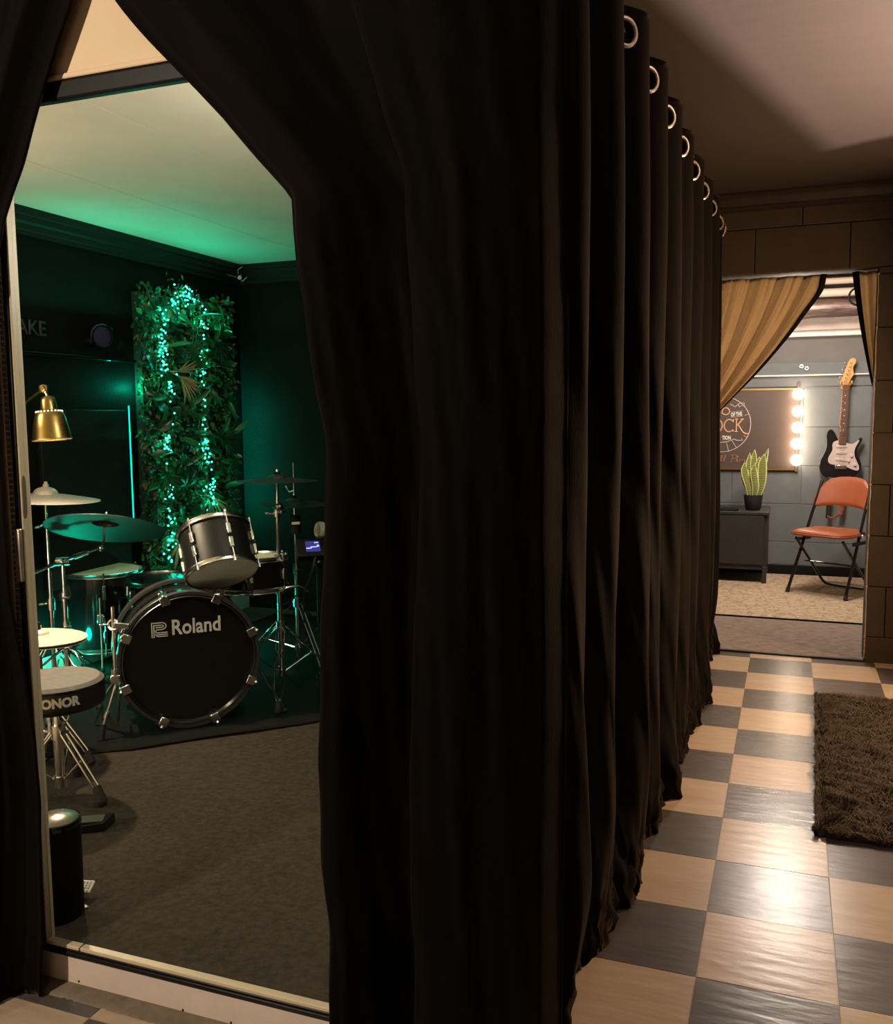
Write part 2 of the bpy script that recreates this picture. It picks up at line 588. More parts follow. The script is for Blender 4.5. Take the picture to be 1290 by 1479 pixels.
g = 0.0010
tm = {}
for nm, mt in (('light', tile_light), ('dark', tile_dark)):
    tm[nm] = tile_mesh('tile', TW - 2 * g, TH - 2 * g, mt)
    tm[nm + 'end'] = tile_mesh('tile', TW - 2 * g, 5.65 - (TY + 10 * TH) - 2 * g, mt)
for j in range(-5, 11):
    for i in range(-7, 5):
        y0 = TY + j * TH
        x0 = TX + i * TW
        if x0 + TW < -0.70 and y0 > 1.69:
            continue
        hh = TH if j < 10 else 5.65 - y0
        k = ('dark' if (i + j) % 2 else 'light') + ('end' if j == 10 else '')
        o = bpy.data.objects.new('tile', tm[k])
        COL.objects.link(o)
        o.parent = floor
        o.location = (x0 + TW / 2, y0 + hh / 2, random.uniform(-0.0004, 0.0004))
        o.rotation_euler = (random.uniform(-0.0012, 0.0012), random.uniform(-0.0012, 0.0012), 0)

CZ = 2.67
BOX(-4, -2.6, CZ, 2.2, 5.85, CZ + 0.1).build('ceiling', brown_ceiling, **struct)
BOX(2.2, -2.6, -0.1, 2.3, 5.85, CZ).build('wall_right', brown_block, **struct)
BOX(-4, -2.7, -0.1, 2.3, -2.6, CZ).build('wall_back', beige_wall, **struct)
BOX(-4.1, -2.6, -0.1, -4, 1.7, CZ).build('wall_left', beige_wall, **struct)

# far corridor wall of painted blocks, with the doorway into the studio
DX0, DX1, DZ = -0.52, 0.43, 2.222
wf = MB().box(-0.68, 5.665, -0.1, DX0, 5.84, CZ).box(DX1, 5.665, -0.1, 2.2, 5.84, CZ).box(DX0, 5.665, DZ, DX1, 5.84, CZ)
wall_far = wf.build('wall_far', brown_joint, **struct)
BW, BH, BX, BZ = 0.501, 0.291, -0.222, 2.4755


def wall_blocks(parent, mt, y, thick, x_lo, x_hi, z_lo, z_hi, bx, bz, bw, bh, hole=None, gap=0.004, bv=0.003):
    """courses of blocks in stretcher bond, cut round the opening; each block its own part"""
    cache = {}
    r0 = math.floor((z_lo - bz) / bh)
    for r in range(r0, 30):
        z0, z1 = max(bz + r * bh, z_lo), min(bz + (r + 1) * bh, z_hi)
        if z0 >= z_hi - 0.01:
            break
        sh = 0 if (r % 2) else bw / 2
        c0 = math.floor((x_lo - bx - sh) / bw)
        for c in range(c0, 40):
            x0, x1 = max(bx + sh + c * bw, x_lo), min(bx + sh + (c + 1) * bw, x_hi)
            if x0 >= x_hi - 0.01:
                break
            segs = [(x0, x1, z0, z1)]
            if hole:
                hx0, hx1, hz = hole
                if x0 < hx1 and x1 > hx0 and z0 < hz:
                    segs = []
                    if z1 > hz + 0.015:
                        segs.append((x0, x1, hz, z1))
                        zc = hz
                    else:
                        zc = z1
                    if x0 < hx0:
                        segs.append((x0, hx0, z0, zc))
                    if x1 > hx1:
                        segs.append((hx1, x1, z0, zc))
            for a, b, d, e in segs:
                if b - a < 0.012 or e - d < 0.012:
                    continue
                key = (round(b - a, 3), round(e - d, 3))
                if key not in cache:
                    w, h = key
                    q = gap / 2
                    P = []
                    for yy, ins in ((thick, 0), (bv, 0), (0, bv)):
                        P += [(-w / 2 + q + ins, yy, -h / 2 + q + ins), (w / 2 - q - ins, yy, -h / 2 + q + ins),
                              (w / 2 - q - ins, yy, h / 2 - q - ins), (-w / 2 + q + ins, yy, h / 2 - q - ins)]
                    F = [(8, 9, 10, 11)]
                    for lv in (0, 4):
                        F += [(lv + i, lv + (i + 1) % 4, lv + 4 + (i + 1) % 4, lv + 4 + i) for i in range(4)]
                    mb = MB()
                    mb.add(P, F)
                    cache[key] = mb.mesh('block', (0, 0, 0), [mt], smooth=False)
                o = bpy.data.objects.new('block', cache[key])
                COL.objects.link(o)
                o.parent = parent
                o.location = xf(((a + b) / 2, y + random.uniform(-0.001, 0.0012), (d + e) / 2))
                if XF[0] is not None:
                    o.scale = [XF[0][0]] * 3


wall_blocks(wall_far, brown_block, 5.65, 0.02, -0.68, 1.2, -0.004, 2.6, BX, BZ - 20 * BH, BW, BH, hole=(DX0, DX1, DZ))
# worn pale arris of the right jamb, studio light painted into its tone, a length per block course
e = MB()
for k in range(-1, 8):
    z0, z1 = BZ - 8 * BH + k * BH, BZ - 8 * BH + (k + 1) * BH
    z0, z1 = max(z0, 0.02), min(z1, 2.2)
    if z1 - z0 > 0.02:
        zz = [z0 + (z1 - z0) * t / 6 for t in range(7)]
        e.tube([(DX1 - 0.001 + random.uniform(-0.002, 0.002), 5.650, z) for z in zz], [0.0034 + random.uniform(-0.001, 0.001) for _ in zz], 6)
        e.sph((DX1 - 0.001, 5.649, z1), 0.0065, 8, 6)
e.build('trim_1', pale_edge, **struct)

# stepped cornice on the far wall
prof = [(0, 0), (0.018, 0), (0.018, 0.012), (0.032, 0.018), (0.032, 0.03), (0.048, 0.05), (0.06, 0.066), (0.06, 0.078), (0.078, 0.082), (0.078, 0.098), (0, 0.098)]
fr = frame((-0.68, 5.65, CZ - 0.098), (0, -1, 0), (0, 0, 1), (1, 0, 0))
MB().prism(prof, fr, 0, 2.9).build('trim_2', brown_trim, **struct)

# dark threshold strip, then the studio floor level with the tiles
BOX(DX0, 5.640, -0.002, DX1, 5.668, 0.010).build('trim_3', black_frame, bevel=0.003, **struct)
SZ = 0.2
YS = 7.404
SK = 1.1639  # studio scale factor, taken about the camera position
BOX(-2.2, 5.668, -0.1, 1.75, YS * SK, 0.0005).build('floor_studio', step_carpet, **struct)
BOX(1.75, 5.84, -0.1, 1.85, YS * SK + 0.1, 2.8).build('wall_studio_right', studio_block, **struct)
BOX(-2.3, 5.84, -0.1, -2.2, YS * SK + 0.1, 2.8).build('wall_studio_left', studio_block, **struct)
BOX(-2.2, 5.84, 2.63, 1.75, YS * SK + 0.1, 2.73).build('ceiling_studio', white_paint, **struct)

# ------------------------------------------------------------------ the studio beyond
XF[0] = (SK, SZ)
ws = BOX(-1.9, YS + 0.007, 0, 1.5, YS + 0.1, 2.6).build('wall_studio_back', studio_joint, **struct)
wall_blocks(ws, studio_block, YS, 0.02, -1.2, 1.2, SZ, 1.62, 0.085, 1.03 - 10 * 0.2905, 0.501, 0.2905, gap=0.003, bv=0.0022)
# upper wall, ledge and rail at its foot
BOX(-1.9, YS - 0.015, 1.712, 1.5, YS + 0.02, 1.80).build('trim_6', studio_block, bevel=0.003, **struct)
BOX(-1.9, YS - 0.035, 1.702, 1.5, YS + 0.02, 1.712).build('trim_7', studio_white, bevel=0.002, **struct)
BOX(-1.9, YS - 0.004, 1.625, 1.5, YS + 0.02, 1.702).build('trim_8', studio_block, **struct)
BOX(-1.9, YS - 0.005, 1.80, 1.5, YS + 0.02, 1.99).build('wall_studio_upper', mat('grey_upper_wall', lin(112, 108, 106), 0.7, var=0.06, vs=6), **struct)
BOX(-1.9, YS - 0.06, 1.988, 1.5, YS + 0.02, 2.028).build('trim_9', studio_white, bevel=0.004, **struct)
BOX(-1.9, YS - 0.10, 2.028, 1.5, YS + 0.02, 2.12).build('beam', studio_pale, bevel=0.004, **struct)
# soffit of pale panels sloping down to the back wall
cp = BOX(-1.9, 5.9, 2.44, 1.5, 7.3, 2.46).build('ceiling_panelling', studio_joint, **struct)
for k in range(-3, 4):
    for r in range(4):
        x0 = 0.31 + k * 0.46
        BOX(x0 + 0.003, 5.92 + r * 0.34, 2.428, x0 + 0.457, 6.254 + r * 0.34, 2.4405).build('panel', studio_panel, cp, bevel=0.003)
duct = thing('duct', 'foil-wrapped grey duct running across the studio under its ceiling', 'duct', (0, 7.16, 2.18))
pts = [(-1.88 + 3.36 * t / 40, 7.16 + random.uniform(-.004, .004), 2.17 + random.uniform(-.004, .004)) for t in range(41)]
MB().tube(pts, [0.062 + random.uniform(-.007, .007) for _ in pts], 14).build('wrap', foil, duct)
MB().cyl((-1.88, 7.12, 2.27), (1.48, 7.12, 2.27), 0.030).build('pipe', studio_panel, duct)
MB().cyl((-1.88, 7.08, 2.345), (1.48, 7.08, 2.345), 0.022).build('pipe', studio_panel, duct)
hx = 0.405
fan = thing('wheel', 'small black spoked wheel hanging under the studio ceiling by the right curtain', 'wheel', (hx, 6.95, 2.22))
MB().torus((hx, 6.95, 2.215), (0.2, -1, 0), 0.058, 0.007).build('rim', black_matte, fan)
MB().cyl((hx - 0.056, 6.95, 2.215), (hx + 0.056, 6.95, 2.215), 0.005).cyl((hx, 6.95, 2.16), (hx, 6.95, 2.27), 0.005).build('spoke', black_matte, fan)
MB().cyl((hx, 6.95, 2.268), (hx, 6.98, 2.43), 0.006).build('stem', black_matte, fan)
for k, (xx, zz) in enumerate(((0.062, 1.772), (0.098, 1.757))):
    b = MB()
    b.torus((xx, YS - 0.03, zz), (0, 1, 0), 0.011, 0.003, 14, 6).cyl((xx, YS - 0.03, zz + 0.010), (xx, YS - 0.012, zz + 0.014), 0.003)
    tag(b.build('hook', chrome, loc=(xx, YS - 0.02, zz)),
        ['left of the two small metal rings on the studio ledge', 'right of the two small metal rings on the studio ledge'][k], 'hook', 'rings on the studio ledge')
tr = MB().box(-1.9, YS - 0.022, SZ, 1.5, YS + 0.01, SZ + 0.075).build('baseboard_studio', black_frame, bevel=0.004, **struct)

XF[0] = None

# ------------------------------------------------------------------ the drum room
ZF, XL, YB, DC = 0.1, -3.555, 5.457, 2.45
FY = 1.70                                   # plane of the door frame
BOX(XL - 0.1, FY + 0.019, 0.0, -0.72, YB + 0.1, ZF).build('floor_drum_room', carpet, **struct)
BOX(XL - 0.12, FY + 0.023, 0, XL, YB + 0.1, CZ).build('wall_drum_room_left', black_paint, **struct)
BOX(XL - 0.1, YB, 0, -0.68, YB + 0.12, CZ).build('wall_drum_room_back', black_paint, **struct)
BOX(-0.72, FY + 0.0, 0, -0.62, YB + 0.12, CZ).build('wall_drum_room_right', black_paint, **struct)
dc = BOX(XL - 0.1, FY + 0.023, DC + 0.012, -0.68, YB + 0.1, CZ - 0.001).build('ceiling_drum_room', white_paint, **struct)
for x0, x1 in ((XL, -2.88), (-2.88, -2.17), (-2.17, -1.46), (-1.46, -0.72)):
    for y0, y1 in ((FY + 0.023, 2.46), (2.46, YB)):
        BOX(x0 + 0.0015, y0 + 0.0025, DC, x1 - 0.0015, y1 - 0.0025, DC + 0.012).build('panel', white_paint, dc)
# cornices
cprof = [(0, 0), (0.02, 0), (0.02, 0.02), (0.034, 0.026), (0.034, 0.05), (0.05, 0.06), (0.05, 0.085), (0.066, 0.092), (0.066, 0.125), (0, 0.125)]
cp2 = [(-a, b) for a, b in cprof]
MB().prism(cprof, frame((XL, FY + 0.1, DC - 0.125), (1, 0, 0), (0, 0, 1), (0, 1, 0)), 0, YB - FY - 0.1).build('trim_10', black_frame, **struct)
MB().prism(cprof, frame((XL, YB, DC - 0.125), (0, -1, 0), (0, 0, 1), (1, 0, 0)), 0, 2.8).build('trim_11', black_frame, **struct)
BOX(XL, FY + 0.1, ZF, XL + 0.014, YB, ZF + 0.11).build('baseboard_left', mat('grey_skirting', lin(150, 150, 144), 0.5), bevel=0.003, **struct)
# front wall around the sliding door
MB().box(-4, FY, -0.1, -1.78, FY + 0.022, CZ).box(-1.78, FY, 2.178, -0.62, FY + 0.022, CZ).build('wall_front', beige_wall, **struct)
BOX(-1.78, FY - 0.006, 2.178, -0.62, FY + 0.02, 2.190).build('trim_12', beige_wall, bevel=0.003, **struct)
MB().box(-1.78, FY - 0.004, 2.135, -0.72, FY + 0.022, 2.178).build('trim_13', black_frame, bevel=0.006, **struct)
# the white riser under the door, worn sill lip and nail holes
ris = BOX(-2.1, FY, 0, -0.62, FY + 0.06, 0.079).build('door_riser', white_riser, bevel=0.003, **struct)
nh = [(-1.638, 0.016), (-1.325, 0.012), (-1.19, 0.012)]
for x, z in nh:
    MB().cyl((x, FY - 0.0008, z), (x, FY + 0.002, z), 0.003, n=8).build('nail_hole', black_matte, ris)
lip = MB()
nx = 130
rag = [random.uniform(-0.0008, 0.0008) + (0.004 if random.random() < 0.06 else 0) for _ in range(nx + 1)]
P, F = [], []
for i in range(nx + 1):
    x = -1.95 + 1.3 * i / nx
    P += [(x, 1.650 + rag[i], 0.0005), (x, 1.656 + rag[i], 0.006), (x, FY + 0.002, 0.009)]
for i in range(nx):
    F += [(3 * i, 3 * i + 3, 3 * i + 4, 3 * i + 1), (3 * i + 1, 3 * i + 4, 3 * i + 5, 3 * i + 2)]
lip.add(P, F)
lip.build('trim_14', grey_lip, angle=80, **struct)
# dark track with a ridge
MB().box(-2.1, FY - 0.006, 0.079, -0.62, FY + 0.05, 0.092).box(-2.1, FY - 0.002, 0.092, -0.62, FY + 0.05, 0.099).build('trim_15', black_frame, bevel=0.004, **struct)
# sliding door leaf: cream stile, rail and glass
door = thing('door_1', 'cream framed glass sliding door into the green lit drum room', 'door', (-1.2, FY + 0.02, 0.1))
door['kind'] = 'structure'
st = MB().box(-1.742, FY + 0.002, 0.098, -1.737, FY + 0.031, 2.14).build('stile', cream, door, bevel=0.003)
MB().box(-1.737, FY - 0.002, 0.098, -1.632, FY + 0.0185, 0.108).build('rail', cream, door, bevel=0.002)
MB().box(-1.628, FY - 0.002, 0.098, -0.72, FY + 0.0185, 0.108).build('rail', cream, door, bevel=0.002)
MB().box(-1.737, FY + 0.0165, 0.106, -0.72, FY + 0.0205, 2.14).build('glass', glass_m, door, smooth=False)
# finger pull let into the stile
pl = MB()
pp = []
for k in range(24):
    t = 2 * PI * k / 24
    pp.append((0.006 * math.cos(t), 0.026 * math.sin(t) + (0.026 if math.sin(t) > 0 else -0.026)))
pl.prism(pp, frame((-1.737, FY + 0.0105, 1.236), (0, 1, 0), (0, 0, 1), (1, 0, 0)), -0.001, 0.0012)
pl.build('finger_pull', mat('worn_metal', lin(112, 98, 78), 0.5, 0.4), st)
# fixed jamb to the left: black seal, ridged brown strip and pale strip, latch plate
jm = MB().box(-1.757, FY - 0.002, 0.1, -1.742, FY + 0.03, 2.14).build('door_jamb', black_frame, bevel=0.002, **struct)
rb = MB()
for k in range(140):
    z = 0.12 + k * 0.0142
    rb.cyl((-1.762, FY - 0.004, z), (-1.762, FY - 0.004, z + 0.009), 0.0042, n=6)
rb.build('ridged_seal', mat('brown_seal', lin(70, 52, 40), 0.6), jm, kind='stuff')
MB().box(-1.780, FY - 0.008, 0.1, -1.768, FY + 0.03, 2.14).build('edge_strip', cream, jm, bevel=0.002)
MB().box(-1.756, FY - 0.012, 1.03, -1.738, FY + 0.0, 1.16).build('latch_plate', mat('steel', lin(190, 176, 156), 0.35, 0.8, var=0.2, vs=40), jm, bevel=0.003)

# ------------------------------------------------------------------ black velvet curtains
def noise1(x, seed=0):
    return (math.sin(x * 1.7 + seed) + 0.6 * math.sin(x * 3.9 + 1.3 * seed + 1) + 0.4 * math.sin(x * 8.3 + 2.1 * seed + 2)) / 2


# long curtain on eyelets down the side of the corridor
RZ = 2.45
PITCH = 0.38
rodx = lambda y: -0.458 + 0.0185 * (y - 2.6)
BASE = [(1.70, -0.47), (1.98, -0.46), (2.2, -0.47), (2.42, -0.43), (2.59, -0.385), (2.75, -0.43), (2.94, -0.44), (3.15, -0.40), (3.30, -0.385), (3.39, -0.352), (3.45, -0.395),
        (3.8, -0.39), (4.2, -0.375), (4.58, -0.35), (4.75, -0.39), (4.93, -0.43), (5.3, -0.42), (5.45, -0.41), (5.57, -0.35)]
Y0, Y1 = 1.74, 5.575


def side_pt(u, w):
    y = Y0 + (Y1 - Y0) * u
    z = 0.004 + (RZ + 0.07 - 0.004) * w
    ph = 2 * PI * (y - 2.6 - PITCH / 4) / PITCH
    c = math.cos(ph)
    top = smoothstep(1.9, 2.45, z)
    amp = (0.060 - 0.014 * smoothstep(2.6, 4.0, y)) * (1 - 0.15 * top)
    loose = smoothstep(2.3, 0.6, z)
    x = rodx(y) + 0.006 + amp * c + loose * (0.022 * noise1(y * 4.1 + z * 0.5, 1) + 0.008 * noise1(y * 13 + z * 0.8, 4))
    yy = y + loose * 0.02 * noise1(y * 9 + z * 2.2, 3)
    x -= 0.026 * smoothstep(4.9, 5.5, y)
    k = smoothstep(0.42, 0.0, z)
    bx = lerp(BASE, y) + 0.012 * noise1(y * 22, 6)
    x = x * (1 - k) + (bx + 0.35 * amp * c) * k
    if z < 0.25:
        x += 0.012 * noise1(y * 31 + z * 40, 5) * smoothstep(0.25, 0.05, z)
    return (x, yy, z)


cs = thing('curtain', 'long black velvet eyelet curtain running down the left side of the tiled corridor', 'curtain', (-0.44, 3.6, 0))
MB().grid(side_pt, 620, 90).build('drape', velvet, cs, solid=0.003, angle=180)
rod = MB()
rod.tube([(rodx(1.78), 1.78, RZ), (rodx(5.62), 5.62, RZ)], 0.011, 10)
rod.sph((rodx(5.62), 5.63, RZ), 0.018)
tag(rod.build('curtain_rod', mat('dark_rod', lin(96, 78, 60), 0.35, 0.9), loc=(rodx(3.4), 3.4, RZ)), 'dark metal rod through the eyelets of the long black corridor curtain', 'curtain rod')
eye_m = mat('pale_eyelet', lin(214, 200, 182), 0.3, 0.75)
eye = None
for k in range(-2, 9):
    for side in (0, 1):
        y = 2.6 + k * PITCH + side * PITCH / 2
        if y < 1.9 or y > 5.5:
            continue
        n = V((0.72, -0.62 if side == 0 else 0.62, 0)).normalized()
        c = V((rodx(y) + 0.006, y, RZ)) + n * 0.005
        MB().torus(c, n, 0.036, 0.0062, 28, 8).build('eyelet', eye_m, cs)

# gathered curtain across the right half of the glass door
EDGE = [(0.0, -0.862), (0.17, -0.858), (0.44, -0.855), (0.73, -0.859), (0.875, -0.856), (1.21, -0.838), (1.372, -0.843), (1.584, -0.865), (1.75, -0.880), (1.838, -0.892),
        (1.914, -0.964), (2.01, -1.048), (2.117, -1.158), (2.259, -1.295), (2.36, -1.38), (2.6, -1.40)]
FOLD = [(0, 0.0), (0.05, -0.03), (0.12, -0.02), (0.20, 0.03), (0.33, 0.115), (0.43, 0.14), (0.455, 0.02), (0.48, -0.05), (0.56, -0.055), (0.68, -0.035), (0.74, 0.0),
        (0.80, 0.02), (0.90, 0.075), (1.0, 0.125)]


def smooth_lerp(tab, x):
    return (lerp(tab, x - 0.012) + lerp(tab, x) * 2 + lerp(tab, x + 0.012)) / 4


def front_pt(u, w):
    z = 0.006 + 2.58 * w
    xl = lerp(EDGE, z)
    xr = -0.405 + 0.012 * math.sin(z * 1.3)
    up = smoothstep(1.2, 2.5, z)
    uu = max(0, min(1, u + 0.018 * math.sin(z * 2.1 + 0.6) * math.sin(PI * u)))
    # the middle pleats fan out above the tie-back
    xm = -0.86
    x = xm + (xr - xm) * u if True else 0
    x += (xl - xm) * (1 - u) ** (1.0 + 0.9 * up)
    f = smooth_lerp(FOLD, uu) * (0.74 + 0.12 * smoothstep(1.5, 0.2, z))
    fine = 0.006 * noise1(u * 9 + z * 1.1, 2) + 0.004 * noise1(z * 5 + u * 7, 9)
    gathered = smoothstep(1.75, 2.0, z) * (1 - u) ** 2
    y = 1.552 + f + fine - 0.022 * gathered * math.sin(u * 20 + z * 2)
    if u < 0.04:
        y += 0.02 * (1 - u / 0.04)
    # wrap back to meet the corridor curtain
    y += 0.05 * smoothstep(0.93, 1.0, u)
    x += 0.012 * noise1(z * 3.1, 7) * (1 - u)
    return (x, y, z)


cf = thing('curtain', 'black velvet curtain gathered in deep folds across the right of the glass door', 'curtain', (-0.65, 1.6, 0))
MB().grid(front_pt, 260, 150).build('drape', velvet, cf, solid=0.003, angle=180)
hem = MB()
hem.tube([front_pt(0.0, t / 120) for t in range(121)], 0.005, 6)
hem.build('hem', velvet, cf, angle=180)

# left curtain, swept off to the left
LEDGE = [(0.0, -1.699), (0.143, -1.689), (0.472, -1.697), (0.666, -1.704), (0.971, -1.749), (1.203, -1.757), (1.347, -1.757), (1.504, -1.757), (1.713, -1.757), (1.873, -1.706), (1.992, -1.64), (2.155, -1.573), (2.318, -1.482), (2.446, -1.424), (2.655, -1.403)]


def left_pt(u, w):
    z = 0.006 + 2.58 * w
    xr = lerp(LEDGE, z)
    tie = math.exp(-((z - 1.5) / 0.35) ** 2)
    xl = -2.35 + 0.35 * tie
    x = xr + (xl - xr) * u
    step = -0.045 * smoothstep(0.10, 0.13, u) * smoothstep(1.2, 0.9, z)
    f = 0.030 * (math.sin(u * 26 + 1.0 + 0.6 * z) - 0.6) * (1 - 0.5 * tie) + 0.010 * noise1(u * 31 + z, 3)
    return (x, 1.662 + f * smoothstep(0, 0.1, u) + step + 0.004 * noise1(z * 5, 2) - 0.030 * smoothstep(0.5, 0.0, z), z)


cl = thing('curtain', 'black velvet curtain swept aside at the far left of the glass door', 'curtain', (-1.95, 1.58, 0))
MB().grid(left_pt, 150, 110).build('drape', velvet, cl, solid=0.003, angle=180)
MB().tube([left_pt(0.0, t / 110) for t in range(111)], 0.005, 6).build('hem', velvet, cl, angle=180)
tag(MB().tube([(-2.6, 1.60, 2.56), (-0.44, 1.60, 2.56)], 0.011, 10).build('curtain_rod', dark_chrome, loc=(-1.5, 1.6, 2.56)),
    'metal rod above the glass door carrying the two gathered black curtains', 'curtain rod')

# ochre curtains in the studio doorway
def bez(a, b, c, t):
    return tuple(a[i] * (1 - t) ** 2 + 2 * b[i] * t * (1 - t) + c[i] * t * t for i in range(2))


def ochre_left(u, w, dy=0.0):
    p = bez((-0.52 + 0.69 * u, 2.215), (-0.57 + 0.615 * u, 1.72 + 0.12 * u), (-0.66, 1.10 + 0.10 * u), w)
    s = math.sin(u * 2 * PI * 4.3 + 0.8)
    s = -2.2 * abs(math.sin(u * PI * 4.6 + 0.5 + 0.4 * w)) ** 0.55 - 0.5 * abs(math.sin(u * PI * 10.3 + 1.1 - 0.5 * w)) ** 0.7 + 1.6
    f = 0.021 * s * (1 - 0.30 * w) + 0.004 * noise1(u * 40 + w * 3, 2)
    return (p[0] + (0.018 * smoothstep(0.0, 0.12, w) * (1 - smoothstep(0.12, 0.3, w)) if u > 0.93 else 0), 5.785 + f + dy, p[1])


def ochre_right(u, w, dy=0.0):
    p = bez((0.304 + 0.126 * u, 2.22), (0.345 + 0.09 * u, 1.90), (0.462 + 0.004 * u, 1.44), w)
    s = math.sin(u * 2 * PI * 1.6 + 2.2)
    return (p[0], 5.785 + 0.016 * s * (1 - 0.4 * w) + dy, p[1])


t1 = thing('curtain', 'ochre curtain with black hem swept to the left of the studio doorway', 'curtain', (-0.2, 5.78, 1.2))
MB().grid(lambda u, w: ochre_left(u * 0.955, w), 150, 40).build('drape', ochre, t1, solid=0.002, angle=180)
MB().grid(lambda u, w: ochre_left(0.952 + 0.048 * u, w, -0.004), 10, 40).build('hem', black_hem, t1, solid=0.004, angle=180, label='black hem')
t2 = thing('curtain', 'narrow ochre curtain with black hem at the right of the studio doorway', 'curtain', (0.38, 5.78, 1.4))
MB().grid(lambda u, w: ochre_right(0.24 + u * 0.76, w), 50, 40).build('drape', ochre, t2, solid=0.002, angle=180)
MB().grid(lambda u, w: ochre_right(0.26 * u, w, -0.004), 8, 40).build('hem', black_hem, t2, solid=0.004, angle=180, label='black hem')
tag(MB().tube([(-0.66, 5.81, 2.205), (0.45, 5.81, 2.205)], 0.008, 8).build('curtain_rod', dark_chrome, loc=(-0.1, 5.81, 2.205)),
    'slim rod across the top of the studio doorway carrying the ochre curtains', 'curtain rod')

# ------------------------------------------------------------------ fur rug in the corridor
def in_rug(x, y):
    return 0.12 + 0.04 * (y - 3.18) / 1.7 + 0.008 * noise1(y * 14, 3)


RY0, RY1, RX1 = 3.20, 4.88, 1.25
rug = thing('fur_rug', 'thick dark brown fur rug lying on the checkered corridor tiles', 'rug', (0.7, 4.0, 0))


def rug_pt(u, w):
    y = RY0 + (RY1 - RY0) * w + 0.006 * noise1(u * 30, 2)
    xl = in_rug(0, y)
    x = xl + (RX1 - xl) * u
    ed = min(u * 9, (1 - u) * 9, w * 12, (1 - w) * 12, 1)
    return (x, y, 0.002 + 0.030 * ed ** 0.5 + 0.006 * noise1(x * 13 + 2 * math.sin(y * 7), 1) * ed + 0.004 * noise1(y * 33 + x * 9, 4) * ed)


MB().grid(rug_pt, 60, 80).build('backing', fur_base, rug)
fb = MB()
for k in range(26000):
    u, w = random.random() ** 1.25, random.random()
    if random.random() < 0.10:
        u = random.random() * 0.012
    if random.random() < 0.06:
        w = random.random() * 0.012
    x, y, z = rug_pt(u, w)
    cl_ = noise1(x * 11 + 3.1 * math.sin(y * 5.1), 3) + 0.8 * noise1(y * 19 + x * 6, 8)
    a = -0.35 + 1.3 * cl_ + random.gauss(0, 0.3)
    L_ = random.uniform(0.018, 0.038)
    if u < 0.012:
        a = PI - 0.6 * random.random() + 0.3
        L_ *= 0.4
    dx, dy = math.cos(a) * L_, math.sin(a) * L_ * 0.8
    if w < 0.03 and dy < 0:
        dy *= 0.3
    h = 0.010 + 0.012 * (0.5 + 0.5 * cl_) + random.uniform(0, 0.006)
    nx_, ny_ = -math.sin(a) * 0.0016, math.cos(a) * 0.0016
    z = max(z - 0.003, 0.001)
    fb.add([(x - nx_, y - ny_, z), (x + nx_, y + ny_, z), (x + dx * 0.6 + nx_, y + dy * 0.6 + ny_, z + h), (x + dx * 0.6 - nx_, y + dy * 0.6 - ny_, z + h),
            (x + dx * 1.1, y + dy * 1.1, z + h * 0.72)], [(0, 1, 2, 3), (3, 2, 4)])
fb.build('pile', fur, rug, kind='stuff', angle=180)

# ------------------------------------------------------------------ studio furniture
XF[0] = (SK, SZ)
sr = MB()
sr.box(-1.3, 5.725, SZ + 0.0005, 1.2, 7.33, SZ + 0.010)
tag(sr.build('patterned_rug', rug_m, loc=(0, 6.5, SZ), bevel=0.003), 'beige patterned rug covering the studio floor under the orange chair', 'rug')

BOX(-1.3, 5.716, SZ + 0.0005, 1.2, 5.727, SZ + 0.009).build('edge_binding', black_hem, bpy.data.objects['patterned_rug'])

# cabinet
cb = thing('cabinet', 'low dark grey cabinet on short legs against the studio wall', 'cabinet', (-0.45, 7.05, SZ))
CZT = 0.725
MB().box(-0.80, 6.885, 0.325, -0.135, 7.36, CZT - 0.022).build('body', cab_m, cb, bevel=0.003)
MB().box(-0.81, 6.865, CZT - 0.022, -0.128, 7.37, CZT).build('top', cab_m, cb, bevel=0.003)
MB().box(-0.79, 6.868, 0.345, -0.465, 6.885, CZT - 0.028).build('door', cab_m, cb, bevel=0.002)
MB().box(-0.462, 6.868, 0.345, -0.160, 6.885, CZT - 0.028).build('door', cab_m, cb, bevel=0.002)
for x in (-0.80, -0.165):
    for y in (6.87, 7.32):
        MB().box(x, y, SZ + 0.010, x + 0.03, y + 0.03, 0.33).build('leg', cab_m, cb, bevel=0.002)
MB().box(-0.78, 6.88, 0.305, -0.16, 6.90, 0.327).build('rail', cab_m, cb, bevel=0.002)
nt_ = MB()
nt_.grid(lambda u, w: (-0.56 + 0.22 * u, 6.90 + 0.15 * w, CZT + 0.006 + 0.010 * math.sin(PI * u) * math.sin(PI * w) + 0.003 * noise1(u * 8 + w * 5, 2)), 14, 10)
tag(nt_.build('folded_cloth', black_matte, loc=(-0.45, 6.97, CZT), solid=0.006), 'small folded dark cloth lying on the cabinet beside the plant pot', 'cloth')

